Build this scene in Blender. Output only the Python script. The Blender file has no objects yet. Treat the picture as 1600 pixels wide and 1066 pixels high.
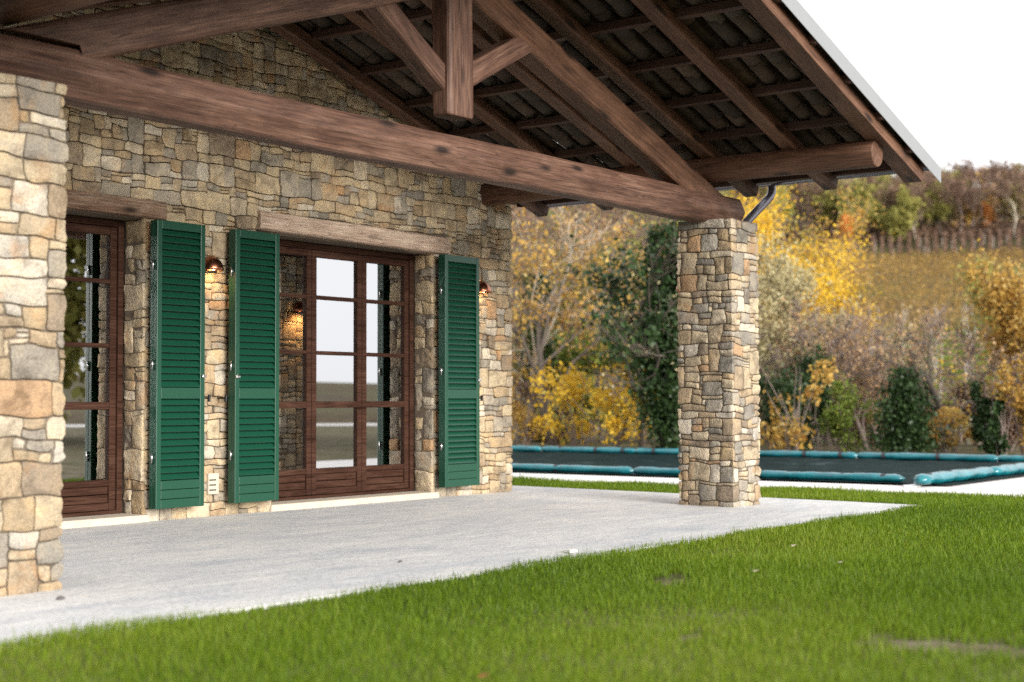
import bpy, math, random
import numpy as np
from mathutils import Vector, Matrix
R = math.radians
S = bpy.context.scene
COL = S.collection
rng = np.random.default_rng(11)
random.seed(5)

# ------------------------------------------------------------------ camera, world, sun, exposure
cam_d = bpy.data.cameras.new('camera')
cam = bpy.data.objects.new('camera', cam_d); COL.objects.link(cam)
cr = Vector((0.59829269, -0.80127257, -0.0028484)); cu_ = Vector((-0.03016652, -0.02607671, 0.99920468)); cf = Vector((0.80070958, 0.59773093, 0.03977311))
cm = Matrix((cr, cu_, -cf)).transposed().to_4x4(); cm.translation = Vector((0, 0, 1.0))
cam.matrix_world = cm
cam_d.sensor_width = 36; cam_d.lens = 2350 / 1600 * 36
cam_d.clip_start = 0.05; cam_d.clip_end = 3000
cam_d.dof.use_dof = True; cam_d.dof.focus_distance = 11.9; cam_d.dof.aperture_fstop = 1.5
S.camera = cam

SUN_EL, SUN_AZ = 16, -104            # azimuth counted from +X towards +Y
w = bpy.data.worlds.new('World'); S.world = w; w.use_nodes = True
nt = w.node_tree; nt.nodes.clear()
sky = nt.nodes.new('ShaderNodeTexSky'); sky.sky_type = 'NISHITA'; sky.sun_disc = False
sky.sun_elevation = R(SUN_EL); sky.sun_rotation = R(90 - SUN_AZ); sky.air_density = 1.0; sky.dust_density = 3.0; sky.ozone_density = 1.0
hs = nt.nodes.new('ShaderNodeHueSaturation'); hs.inputs['Saturation'].default_value = 0.22
mx = nt.nodes.new('ShaderNodeMix'); mx.data_type = 'RGBA'; mx.inputs[0].default_value = 0.72
mx.inputs[7].default_value = (15.0, 15.0, 15.3, 1)      # bright even cloud layer
bg = nt.nodes.new('ShaderNodeBackground'); bg.inputs[1].default_value = 0.062
wo = nt.nodes.new('ShaderNodeOutputWorld')
nt.links.new(sky.outputs[0], hs.inputs['Color']); nt.links.new(hs.outputs[0], mx.inputs[6])
nt.links.new(mx.outputs[2], bg.inputs[0]); nt.links.new(bg.outputs[0], wo.inputs[0])
sd = bpy.data.lights.new('sun', 'SUN'); sd.energy = 3.6; sd.angle = R(38); sd.color = (1, .955, .89)
so = bpy.data.objects.new('sun', sd); COL.objects.link(so)
sv = Vector((math.cos(R(SUN_AZ)) * math.cos(R(SUN_EL)), math.sin(R(SUN_AZ)) * math.cos(R(SUN_EL)), math.sin(R(SUN_EL))))
so.rotation_euler = (-sv).to_track_quat('-Z', 'Y').to_euler(); so.location = sv * 60
S.view_settings.view_transform = 'Standard'; S.view_settings.look = 'None'; S.view_settings.gamma = 1
S.view_settings.use_curve_mapping = False; S.view_settings.exposure = 1.08
S.render.engine = 'CYCLES'; S.cycles.use_denoising = False; S.cycles.use_adaptive_sampling = False; S.cycles.sample_clamp_indirect = 4.0; S.cycles.blur_glossy = .4
S.cycles.max_bounces = 8; S.cycles.diffuse_bounces = 4; S.cycles.transparent_max_bounces = 12; S.cycles.caustics_reflective = False; S.cycles.caustics_refractive = False

# ------------------------------------------------------------------ helpers
def mk(name, V, F, mat=None, parent=None, smooth=False, attrs=None, link=True):
    m = bpy.data.meshes.new(name)
    V = np.asarray(V, dtype=np.float32).reshape(-1, 3)
    if isinstance(F, np.ndarray):
        n, k = F.shape
        m.vertices.add(len(V)); m.vertices.foreach_set('co', V.ravel())
        m.loops.add(n * k); m.loops.foreach_set('vertex_index', F.ravel().astype(np.int32))
        m.polygons.add(n); m.polygons.foreach_set('loop_start', np.arange(0, n * k, k, dtype=np.int32))
        m.polygons.foreach_set('loop_total', np.full(n, k, dtype=np.int32))
        m.update(calc_edges=True)
    else:
        m.from_pydata([tuple(map(float, v)) for v in V], [], F); m.update()
    if smooth:
        m.polygons.foreach_set('use_smooth', np.ones(len(m.polygons), dtype=bool))
    if attrs:
        for an, arr in attrs.items():
            a = m.attributes.new(an, 'FLOAT', 'POINT'); a.data.foreach_set('value', np.asarray(arr, dtype=np.float32))
    if mat: m.materials.append(mat)
    o = bpy.data.objects.new(name, m)
    if link: COL.objects.link(o)
    if parent: setp(o, parent)
    return o

def sharp(o, a=32):
    o.data.set_sharp_from_angle(angle=R(a)); return o

def setp(o, p):
    o.parent = p
    o.matrix_parent_inverse = Matrix.Translation(-WL[p.name]) if p.name in WL else Matrix()

WL = {}
def tag(o, label=None, cat=None, group=None, kind=None):
    if label: o['label'] = label
    if cat: o['category'] = cat
    if group: o['group'] = group
    if kind: o['kind'] = kind
    return o

def thing(name, loc, label, cat, group=None):
    o = bpy.data.objects.new(name, None); COL.objects.link(o); o.location = loc; o.empty_display_size = .2
    WL[o.name] = Vector(loc)
    return tag(o, label, cat, group)

class MB:
    def __init__(s): s.V = []; s.F = []; s.A = []
    def add(s, V, F, a=0.5):
        b = len(s.V); s.V += [tuple(v) for v in V]; s.F += [tuple(i + b for i in f) for f in F]; s.A += [a] * len(V)
    def box(s, lo, hi, a=0.5):
        x0, y0, z0 = lo; x1, y1, z1 = hi
        s.add([(x0,y0,z0),(x1,y0,z0),(x1,y1,z0),(x0,y1,z0),(x0,y0,z1),(x1,y0,z1),(x1,y1,z1),(x0,y1,z1)],
              [(0,3,2,1),(4,5,6,7),(0,1,5,4),(1,2,6,5),(2,3,7,6),(3,0,4,7)], a)
    def tube(s, pts, rs, n=8, a=0.5, cap=True):
        V, F = tube_geo(pts, rs, n, cap); s.add(V, F, a)
    def build(s, name, mat, parent=None, smooth=False, bevel=0):
        o = mk(name, s.V, s.F, mat, parent, smooth, {'tint': s.A})
        if bevel:
            b = o.modifiers.new('bevel', 'BEVEL'); b.width = bevel; b.segments = 2; b.limit_method = 'ANGLE'
        return o

def tube_geo(pts, rs, n=8, cap=True):
    pts = [Vector(p) for p in pts]; V = []; F = []
    prev = None
    for i, p in enumerate(pts):
        d = (pts[min(i+1, len(pts)-1)] - pts[max(i-1, 0)]).normalized()
        u = prev if prev is not None else (Vector((0,0,1)) if abs(d.z) < .9 else Vector((1,0,0)))
        u = (u - d * u.dot(d)).normalized(); prev = u; v = d.cross(u)
        for k in range(n):
            t = 2 * math.pi * k / n
            V.append(p + (u * math.cos(t) + v * math.sin(t)) * rs[i])
    for i in range(len(pts) - 1):
        for k in range(n):
            a = i*n + k; b = i*n + (k+1) % n; F.append((a, b, b+n, a+n))
    if cap:
        F.append(tuple(range(n-1, -1, -1))); F.append(tuple((len(pts)-1)*n + k for k in range(n)))
    return V, F

# ------------------------------------------------------------------ materials
def mat_new(name):
    m = bpy.data.materials.new(name); m.use_nodes = True
    nt = m.node_tree; p = nt.nodes['Principled BSDF']
    return m, nt, p
def N(nt, t, **kw):
    n = nt.nodes.new(t)
    for k, v in kw.items():
        if k.startswith('_'): setattr(n, k[1:], v)
        else: n.inputs[k.replace('__', ' ')].default_value = v
    return n
def ramp(nt, fac, stops, interp='LINEAR'):
    r = nt.nodes.new('ShaderNodeValToRGB'); e = r.color_ramp; e.interpolation = interp
    while len(e.elements) < len(stops): e.elements.new(.5)
    for el, (p, c) in zip(e.elements, stops): el.position = p; el.color = (*c, 1)
    nt.links.new(fac, r.inputs[0]); return r.outputs[0]
def mixc(nt, fac, a, b, mode='MIX'):
    m = nt.nodes.new('ShaderNodeMix'); m.data_type = 'RGBA'; m.blend_type = mode
    for s, i in ((fac, 0), (a, 6), (b, 7)):
        if hasattr(s, 'is_output'): nt.links.new(s, m.inputs[i])
        else: m.inputs[i].default_value = s if i == 0 else (*s, 1)
    return m.outputs[2]
def coords(nt, scale=(1,1,1), out='Object'):
    tc = nt.nodes.new('ShaderNodeTexCoord'); mp = nt.nodes.new('ShaderNodeMapping'); mp.inputs['Scale'].default_value = scale
    nt.links.new(tc.outputs[out], mp.inputs[0]); return mp.outputs[0]
def noise(nt, vec, scale, detail=4, rough=.55, dist=0):
    n = N(nt, 'ShaderNodeTexNoise', Scale=scale, Detail=detail, Roughness=rough, Distortion=dist)
    nt.links.new(vec, n.inputs['Vector']); return n.outputs[0]
def bump(nt, p, h, strength, dist):
    b = N(nt, 'ShaderNodeBump', Strength=strength, Distance=dist); nt.links.new(h, b.inputs['Height']); nt.links.new(b.outputs[0], p.inputs['Normal'])
def attr(nt, n='tint'):
    a = nt.nodes.new('ShaderNodeAttribute'); a.attribute_name = n; return a.outputs['Fac']

def m_plain(name, c, rough=.5, metal=0, spec=.5, var=.0, vscale=8, bmp=0):
    m, nt, p = mat_new(name); p.inputs['Roughness'].default_value = rough; p.inputs['Metallic'].default_value = metal
    p.inputs['Specular IOR Level'].default_value = spec
    v = coords(nt)
    n = noise(nt, v, vscale, 5)
    k = 1 + var
    col = mixc(nt, n, tuple(x * (1 - var) for x in c), tuple(min(1, x * k) for x in c))
    nt.links.new(col, p.inputs['Base Color'])
    if bmp: bump(nt, p, noise(nt, v, vscale * 4, 4), bmp, .01)
    return m

def m_stone(name, k=1.0, wb=(.955, .925, .895)):
    m, nt, p = mat_new(name); v = coords(nt)
    t = attr(nt)
    pal = [(0, (.37,.31,.225)), (.09, (.44,.38,.28)), (.17, (.30,.24,.16)), (.24, (.235,.225,.205)), (.32, (.47,.42,.335)), (.41, (.305,.245,.175)),
           (.49, (.385,.33,.24)), (.57, (.30,.285,.255)), (.64, (.42,.36,.26)), (.71, (.35,.275,.185)), (.77, (.22,.18,.14)), (.83, (.40,.39,.36)), (.88, (.20,.20,.19)), (.925, (.52,.49,.43)), (.972, (.36,.235,.14))]
    pal = [(q, tuple(.80 * a + .20 * b_ for a, b_ in zip(c, (.38,.32,.24)))) for q, c in pal]
    base = ramp(nt, t, [(q, tuple(min(.9, x * k * w_) for x, w_ in zip(c, wb))) for q, c in pal], 'CONSTANT')
    n1 = noise(nt, v, 7, 6, .6, .6)
    c1 = mixc(nt, 1.0, base, ramp(nt, n1, [(.32, (.58,.56,.54)), (.5, (1,1,1)), (.68, (1.25,1.19,1.06))]), 'MULTIPLY')
    n2 = noise(nt, v, 3.1, 4, .6, 1.0)
    st = ramp(nt, n2, [(.56, (0,0,0)), (.70, (1,1,1))])
    c2 = mixc(nt, st, c1, mixc(nt, .55, c1, (.36*k,.20*k,.09*k)))
    n4 = noise(nt, v, 60, 5, .7)
    c3 = mixc(nt, 1.0, c2, ramp(nt, n4, [(.3, (.68,.67,.66)), (.62, (1.12,1.11,1.09))]), 'MULTIPLY')
    lich = ramp(nt, noise(nt, v, 13, 6, .75, .4), [(.66, (0,0,0)), (.72, (1,1,1))])
    c4 = mixc(nt, lich, c3, mixc(nt, .5, c3, (.52*k,.50*k,.46*k)))
    nt.links.new(c4, p.inputs['Base Color'])
    p.inputs['Roughness'].default_value = .92; p.inputs['Specular IOR Level'].default_value = .2
    b = N(nt, 'ShaderNodeMath', _operation='ADD'); nt.links.new(noise(nt, v, 22, 6, .65), b.inputs[0]); nt.links.new(n4, b.inputs[1])
    bump(nt, p, b.outputs[0], .8, .018)
    return m

def m_wood(name, c_dark, c_mid, c_light, rough=.6, grain=1.0, knots=True):
    m, nt, p = mat_new(name)
    v = coords(nt, (1.1, 26 * grain, 26 * grain)); v2 = coords(nt, (1.2, 4, 4))
    g = noise(nt, v, 1.6, 7, .62, .5); g2 = noise(nt, v2, 1.3, 4, .6, .8)
    s = N(nt, 'ShaderNodeMath', _operation='MULTIPLY_ADD'); s.inputs[1].default_value = .55
    nt.links.new(g2, s.inputs[0]); 
    g3 = N(nt, 'ShaderNodeMath', _operation='MULTIPLY'); g3.inputs[1].default_value = .5; nt.links.new(g, g3.inputs[0]); nt.links.new(g3.outputs[0], s.inputs[2])
    oi = nt.nodes.new('ShaderNodeObjectInfo')
    col = ramp(nt, s.outputs[0], [(.34, c_dark), (.50, c_mid), (.66, c_light)])
    fine = noise(nt, coords(nt, (2.5, 90 * grain, 90 * grain)), 1.5, 5, .7)
    col = mixc(nt, 1.0, col, ramp(nt, fine, [(.34, (.45,.42,.40)), (.50, (.95,.94,.93)), (.64, (1.28,1.24,1.2))]), 'MULTIPLY')
    ck = noise(nt, coords(nt, (.55, 17, 17)), 1.3, 3, .5, .6)
    ckm = ramp(nt, ck, [(.487, (1,1,1)), (.497, (.28,.25,.23)), (.503, (.28,.25,.23)), (.513, (1,1,1))])
    col = mixc(nt, .8, col, ckm, 'MULTIPLY')
    if knots:
        vo = N(nt, 'ShaderNodeTexVoronoi', Scale=1.0); nt.links.new(coords(nt, (1.6, 5, 5)), vo.inputs['Vector'])
        kn = ramp(nt, vo.outputs['Distance'], [(.07, (1,1,1)), (.20, (0,0,0))])
        col = mixc(nt, kn, col, tuple(x * .38 for x in c_dark))
    nt.links.new(col, p.inputs['Base Color']); p.inputs['Roughness'].default_value = rough; p.inputs['Specular IOR Level'].default_value = .35
    a = N(nt, 'ShaderNodeMath', _operation='ADD'); nt.links.new(fine, a.inputs[0]); nt.links.new(g, a.inputs[1])
    bump(nt, p, a.outputs[0], .5, .006)
    return m

def m_leaf(name, cols, trans=.35, rough=.6):
    m, nt, p = mat_new(name)
    t = attr(nt); n = len(cols)
    col = ramp(nt, t, [((i + .0) / max(1, n - 1), c) for i, c in enumerate(cols)])
    nt.links.new(col, p.inputs['Base Color']); p.inputs['Roughness'].default_value = rough; p.inputs['Specular IOR Level'].default_value = .25
    tr = nt.nodes.new('ShaderNodeBsdfTranslucent'); nt.links.new(col, tr.inputs[0])
    ms = nt.nodes.new('ShaderNodeMixShader'); ms.inputs[0].default_value = trans
    nt.links.new(p.outputs[0], ms.inputs[1]); nt.links.new(tr.outputs[0], ms.inputs[2])
    nt.links.new(ms.outputs[0], nt.nodes['Material Output'].inputs[0])
    return m

M = {}
M['stone'] = m_stone('rubble_stone', 1.08); M['wall_stone'] = m_stone('lightened_ochre_rubble_stone', 1.24, (.985, .93, .855));  # wall copy: own ochre hue, plus brightness painted in against the porch shade
M['mortar'] = m_plain('mortar', (.13,.10,.072), .95, var=.35, vscale=14, bmp=.5)
M['beam'] = m_wood('hewn_beam', (.038,.0175,.0115), (.094,.047,.031), (.165,.094,.066), .58)
M['rafter'] = m_wood('rafter_wood', (.048,.023,.013), (.095,.045,.025), (.155,.08,.048), .6)
M['batten'] = m_wood('batten_wood', (.03,.015,.010), (.06,.029,.019), (.10,.052,.034), .65, knots=False)
M['door'] = m_wood('door_wood', (.026,.012,.0088), (.045,.0215,.0145), (.07,.036,.025), .32, 1.6, False)
M['lintel'] = m_wood('weathered_lintel', (.30,.20,.145), (.44,.325,.25), (.55,.44,.35), .8)
M['lintel_dark'] = m_wood('stained_lintel', (.075,.04,.024), (.17,.10,.065), (.30,.215,.155), .8)
M['green'] = m_plain('green_paint', (.0045,.048,.026), .38, var=.10, vscale=3)
M['steel'] = m_plain('brushed_steel', (.55,.55,.55), .3, 1, var=.05)
M['iron'] = m_plain('black_iron', (.02,.02,.02), .5, .6, var=.2)
M['copper'] = m_plain('copper', (.42,.17,.10), .28, 1, var=.15, vscale=20)
M['pipe'] = m_plain('downpipe_paint', (.20,.19,.22), .25, .75, var=.1)
M['flash'] = m_plain('zinc_flashing', (.20,.21,.22), .6, .0, var=.06)
M['dark'] = m_plain('dark_gap', (.02,.018,.016), .9, var=.1)
M['sill'] = m_plain('sandstone_sill', (.46,.40,.32), .85, var=.2, vscale=9, bmp=.3)
M['room'] = m_plain('room_plaster', (.30,.27,.23), .9, var=.1, vscale=2)
M['frost'] = m_plain('vent_plate', (.47,.41,.32), .9, var=.12, bmp=.2)

m, nt, p = mat_new('door_glass'); M['glass'] = m
M['door'].node_tree.nodes['Principled BSDF'].inputs['Specular IOR Level'].default_value = .04; M['door'].node_tree.nodes['Principled BSDF'].inputs['Roughness'].default_value = .55
tr = N(nt, 'ShaderNodeBsdfTransparent'); tr.inputs[0].default_value = (.72,.74,.72,1)
gl = N(nt, 'ShaderNodeBsdfGlossy', Roughness=.004); gl.inputs[0].default_value = (.97,.98,1,1)
fr = N(nt, 'ShaderNodeFresnel', IOR=8.0); ms = nt.nodes.new('ShaderNodeMixShader')
nt.links.new(fr.outputs[0], ms.inputs[0]); nt.links.new(tr.outputs[0], ms.inputs[1]); nt.links.new(gl.outputs[0], ms.inputs[2])
nt.links.new(ms.outputs[0], nt.nodes['Material Output'].inputs[0])

def m_tile():
    m, nt, p = mat_new('old_roof_tile'); v = coords(nt)
    base = ramp(nt, attr(nt), [(0, (.075,.05,.036)), (.25, (.05,.042,.034)), (.5, (.09,.06,.042)), (.75, (.06,.052,.042)), (1, (.11,.08,.06))])
    c = mixc(nt, 1.0, base, ramp(nt, noise(nt, v, 9, 6, .7), [(.3, (.6,.6,.58)), (.65, (1.2,1.15,1.05))]), 'MULTIPLY')
    nt.links.new(c, p.inputs['Base Color']); p.inputs['Roughness'].default_value = .95
    bump(nt, p, noise(nt, v, 40, 4), .4, .01); return m
M['tile'] = m_tile()

def m_terrace():
    m, nt, p = mat_new('terrace_concrete')
    v = coords(nt, (1, 3.2, 1)); v2 = coords(nt, (.8, 2.2, 1)); v3 = coords(nt)
    n1 = noise(nt, v, 2.3, 9, .74, .5); n2 = noise(nt, v2, .9, 6, .66, .4); n3 = noise(nt, v3, 40, 6, .8)
    c = ramp(nt, n1, [(.33, (.42,.432,.452)), (.42, (.49,.496,.503)), (.54, (.545,.543,.537)), (.68, (.61,.60,.585))])
    c = mixc(nt, 1.0, c, ramp(nt, n2, [(.32, (.82,.84,.88)), (.60, (1.06,1.05,1.03))]), 'MULTIPLY')
    c = mixc(nt, 1.0, c, ramp(nt, n3, [(.32, (.62,.62,.63)), (.56, (1.08,1.08,1.08))]), 'MULTIPLY')
    sp = ramp(nt, noise(nt, v3, 140, 2, .5), [(.25, (.45,.42,.40)), (.31, (1,1,1))])
    c = mixc(nt, 1.0, c, sp, 'MULTIPLY')
    nt.links.new(c, p.inputs['Base Color']); p.inputs['Roughness'].default_value = .72; p.inputs['Specular IOR Level'].default_value = .35
    bump(nt, p, n1, .35, .02); return m
M['terrace'] = m_terrace()
M['pave'] = m_plain('pool_paving', (.60,.58,.56), .8, var=.08, vscale=2, bmp=.1)

def m_ground(name, cols, scale):
    m, nt, p = mat_new(name); v = coords(nt)
    n1 = noise(nt, v, scale, 6, .65, .4)
    c = ramp(nt, n1, cols)
    c = mixc(nt, 1.0, c, ramp(nt, noise(nt, v, scale * 14, 5, .7), [(.3, (.6,.6,.6)), (.65, (1.2,1.2,1.15))]), 'MULTIPLY')
    nt.links.new(c, p.inputs['Base Color']); p.inputs['Roughness'].default_value = 1; p.inputs['Specular IOR Level'].default_value = .1
    bump(nt, p, n1, .5, .05); return m
M['soil'] = m_ground('lawn_soil', [(.35, (.075,.085,.03)), (.5, (.12,.10,.06)), (.65, (.20,.17,.125))], 1.6)
M['hill'] = m_ground('hill_ground', [(.34, (.075,.055,.042)), (.5, (.11,.085,.05)), (.66, (.09,.10,.035))], .09)

# ------------------------------------------------------------------ terrain
def hprof(s):
    return np.interp(s, [0, 60, 75, 98, 110, 150, 200, 212, 240, 285, 340, 600, 1500], [-.02, -.02, -.6, -1.4, -.4, 8.2, 18.6, 21.4, 28.5, 39.5, 42.0, 43.0, 38.0])
def hlat(az):
    return np.interp(az, [-180, -70, -20, 2, 12, 80, 100, 180], [.30, .22, .05, .45, 1.0, 1.0, .6, .30])
def hz(x, y):
    s = np.hypot(x, y); az = np.degrees(np.arctan2(y, x))
    z = hprof(s); k = hlat(az)
    return np.where(z > 0, z * k, z)
rr = np.concatenate([np.linspace(0, 60, 13), np.linspace(66, 340, 60), [400, 500, 700, 1000, 1500]]); na = 160
A, B = np.meshgrid(np.linspace(-np.pi, np.pi, na, endpoint=False), rr[1:])
X = B * np.cos(A); Y = B * np.sin(A); Z = hz(X, Y)
V = np.vstack([[[0, 0, -.02]], np.stack([X, Y, Z], -1).reshape(-1, 3)])
F = []
nr = len(rr) - 1
for j in range(na):
    F.append((0, 1 + j, 1 + (j + 1) % na))
    for i in range(nr - 1):
        a = 1 + i * na + j; b = 1 + i * na + (j + 1) % na; F.append((a, a + na, b + na, b))
def split_ground(F, near):
    return [f for f in F if (max(np.hypot(V[i][0], V[i][1]) for i in f) <= 60.1) == near]
gr = mk('ground', V, split_ground(F, True), M['soil'], smooth=True); tag(gr, 'flat lawn soil around the house and pool', None, None, 'structure')
hl = mk('hillside', V, split_ground(F, False), M['hill'], smooth=True); tag(hl, 'autumn hillside rising beyond the garden', None, None, 'structure')

# terrace slab (slopes up a little to the house) and pool paving
b = MB()
b.add([(-3,5.42,-.2),(13.78,5.42,-.2),(13.62,10.5,-.2),(13.4,17,-.2),(-3,17,-.2),(-3,5.42,.004),(13.78,5.42,.004),(13.62,10.5,.05),(13.4,17,.05),(-3,10.5,.05),(-3,17,.05)],
      [(5,6,7,9),(9,7,8,10),(0,1,6,5),(1,2,7,6),(2,3,8,7)])
te = b.build('terrace', M['terrace'])
tag(te, 'pale streaked concrete terrace in front of the house', None, None, 'structure')
b = MB(); b.box((15.6, 2.0, -.2), (25.2, 24, -.004)); pv = b.build('pool_paving', M['pave'])
tag(pv, 'white paving around the covered pool', None, None, 'structure')

# ------------------------------------------------------------------ rubble masonry
class Lattice:
    def __init__(s, nu, nv, cu, cv, seed, amp=.30, corners=()):
        g = np.random.default_rng(seed); s.nu, s.nv, s.cu, s.cv = nu, nv, cu, cv
        q = g.normal(0, 1, (nu + 1, nv + 1, 2)); 
        for _ in range(4):
            p_ = np.pad(q, ((1, 1), (1, 1), (0, 0)), 'edge'); q = (p_[:-2, 1:-1] + p_[2:, 1:-1] + p_[1:-1, :-2] + p_[1:-1, 2:] + 2 * p_[1:-1, 1:-1]) / 6
        s.D = (q / q.std() * .15 + g.uniform(-1, 1, (nu + 1, nv + 1, 2)) * .05) * np.array([cu, cv]) * amp / .26
        uu, vv = np.meshgrid(np.arange(nu + 1), np.arange(nv + 1), indexing='ij')
        ph = g.uniform(0, 6.28, 6)
        s.D[..., 1] += cv * .30 * np.sin(uu * .12 + ph[0] + 1.2 * np.sin(vv * .13 + ph[1])) + cv * .2 * np.sin(uu * .55 + vv * .3 + ph[2])
        s.D[..., 0] += cu * .10 * np.sin(vv * .5 + ph[3] + uu * .4) + cu * .06 * np.sin(vv * .9 - uu * .5 + ph[4])
        for c in corners: s.D[c, :, 0] = 0
        s.D[:, 0, 1] = 0; s.D[0, :, 0] = 0; s.D[nu, :, 0] *= .3
        s.H = g.uniform(-1, 1, (nu + 1, nv + 1))
    def pt(s, i, j):
        return i * s.cu + s.D[i, j, 0], j * s.cv + s.D[i, j, 1]

def pack(nu, nv, blocked, wset, hset, seed, corners=()):
    g = random.Random(seed); occ = [[bool(blocked(i, j)) for j in range(nv)] for i in range(nu)]
    out = []
    for j in range(nv):
        for i in range(nu):
            if occ[i][j]: continue
            w = g.choice(wset); h = g.choice(hset)
            if w <= 3: h = min(h, 4)
            k = 0
            while k < w and i + k < nu and not occ[i + k][j]: k += 1
            if 0 < k < w: w = k
            else:
                r = 0
                while i + w + r < nu and r < 2 and not occ[i + w + r][j]: r += 1
                if r == 1 and (i + w + 1 >= nu or occ[i + w + 1][j]): w += 1
            for c in corners:
                if i < c and i + w == c: w += g.choice((1, 2, 3))
            w = min(w, nu - i)
            h2 = 1
            while h2 < h and j + h2 < nv and all(not occ[i + a][j + h2] for a in range(w)): h2 += 1
            h = h2
            # avoid leaving single-cell slivers above
            for a in range(w):
                for bb in range(h): occ[i + a][j + bb] = True
            out.append((i, j, w, h))
    return out

def pack_courses(nu, nv, blocked, wset, hset, seed, corners=()):
    g = random.Random(seed); occ = [[bool(blocked(i, j)) for j in range(nv)] for i in range(nu)]; out = []
    cset = set(corners)
    def free(i, j, w, h): return i + w <= nu and j + h <= nv and all(not occ[a][b2] for a in range(i, i + w) for b2 in range(j, j + h))
    def put(i, j, w, h):
        for a in range(i, i + w):
            for b2 in range(j, j + h): occ[a][b2] = True
        out.append((i, j, w, h))
    j = 0
    while j < nv:
        h = g.choice(hset)
        if nv - j - h < 2: h = nv - j
        i = 0
        while i < nu:
            if occ[i][j]: i += 1; continue
            w = g.choice(wset)
            if h >= 6: w = max(w, 4)
            if nu - i - w == 1: w += 1
            w = min(w, nu - i)
            while i + w in cset: w += 1
            w = min(w, nu - i)
            while w > 1 and not free(i, j, w, h): w -= 1
            if w < 2 or not free(i, j, w, h) or i + w in cset: i += 1; continue
            if h >= 4 and g.random() < .34:
                h1 = g.randint(2, h - 2)
                for (jj, hh) in ((j, h1), (j + h1, h - h1)):
                    c = g.randint(2, w - 2) if w >= 5 and g.random() < .6 else 0
                    if c and i + c in cset: c = 0
                    if c: put(i, jj, c, hh); put(i + c, jj, w - c, hh)
                    else: put(i, jj, w, hh)
            else:
                h2 = h + (g.choice((1, 2, 2)) if g.random() < .28 else 0)
                while h2 > h and not free(i, j, w, h2): h2 -= 1
                put(i, j, w, h2)
            i += w
        j += h
    rest = pack(nu, nv, lambda a, b2: occ[a][b2], [2, 3, 4, 5, 6], [1, 2, 3, 3], seed + 5, corners)
    return out + rest

def stone_geo(L, r, fmap, g, joint=.0026, bev=.0045, depth=.04, relief=.012, proud=1.0):
    i0, j0, w, h = r
    P = np.array([[L.pt(i0 + a, j0 + b2) for b2 in range(h + 1)] for a in range(w + 1)])
    c = P.mean((0, 1)); Hn = L.H[i0:i0 + w + 1, j0:j0 + h + 1]
    base = g.uniform(-.005, .011) * proud; tx, ty = g.uniform(-.04, .04) * proud, g.uniform(-.04, .04) * proud
    skew = np.array([[g.uniform(-1, 1), g.uniform(-1, 1)] for _ in range(4)]) * .006
    if w * h <= 4: base -= .008
    nrm = np.zeros_like(P)
    nrm[0, :, 0] += 1; nrm[-1, :, 0] -= 1; nrm[:, 0, 1] += 1; nrm[:, -1, 1] -= 1
    size = min((w * L.cu), (h * L.cv)); bev = min(bev, size * .22)
    jj = joint * g.uniform(.6, 1.5)
    outer = P + nrm * jj
    rad = min(.007, size * .10) * g.uniform(.3, 1.3)
    for (a, b2) in ((0, 0), (0, -1), (-1, 0), (-1, -1)):
        outer[a, b2] += nrm[a, b2] * rad * g.uniform(.0, 1.0)
    inner = outer + nrm * bev
    hgt = base + tx * (P[..., 0] - c[0]) + ty * (P[..., 1] - c[1]) + relief * .5 * Hn
    ed = (np.abs(nrm).sum(-1) > 0)
    hgt = np.where(ed, hgt - .002, hgt + .002)
    V = []; F = []
    n1, n2 = w + 1, h + 1
    for a in range(n1):
        for b2 in range(n2): V.append(fmap(inner[a, b2, 0], inner[a, b2, 1], hgt[a, b2]))
    for a in range(w):
        for b2 in range(h):
            q = a * n2 + b2; F.append((q, q + n2, q + n2 + 1, q + 1))
    ring = [(a, 0) for a in range(w)] + [(w, b2) for b2 in range(h)] + [(a, h) for a in range(w, 0, -1)] + [(0, b2) for b2 in range(h, 0, -1)]
    s1 = len(V)
    for a, b2 in ring:
        q = outer[a, b2] * .72 + inner[a, b2] * .28
        V.append(fmap(q[0], q[1], hgt[a, b2] - bev * .45))
    for a, b2 in ring: V.append(fmap(outer[a, b2, 0], outer[a, b2, 1], -depth))
    n = len(ring)
    for k in range(n):
        k2 = (k + 1) % n
        ia = ring[k][0] * n2 + ring[k][1]; ib = ring[k2][0] * n2 + ring[k2][1]
        F.append((ib, ia, s1 + k, s1 + k2)); F.append((s1 + k2, s1 + k, s1 + n + k, s1 + n + k2))
    return V, F

def px(P):
    v = Vector(P) - Vector((0, 0, 1)); d = max(.1, v.dot(cf))
    return 800 + 2350 * v.dot(cr) / d, 533 - 2350 * v.dot(cu_) / d, d

def masonry(parent, L, rects, fmap, seed, limit=300, visible=lambda P: True, tints=None):
    g = random.Random(seed); items = []
    for r in rects:
        V, F = stone_geo(L, r, fmap, g)
        c = sum((Vector(v) for v in V), Vector()) / len(V)
        x, y, d = px(c); area = r[2] * r[3] * L.cu * L.cv / d / d
        ok = visible(c) and -40 < x < 1640 and -40 < y < 1100
        items.append((area if ok else area * 1e-4, V, F, g.random()))
    items.sort(key=lambda t: -t[0])
    for k, (a, V, F, t) in enumerate(items[:limit]):
        sharp(mk('stone', V, F, M['wall_stone'], parent, True, {'tint': [t] * len(V)}))
    if len(items) > limit:
        b = MB()
        for a, V, F, t in items[limit:]: b.add(V, F, t)
        o = b.build('small_stone', M['wall_stone'], parent, True); o['kind'] = 'stuff'
    return len(items)

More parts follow.
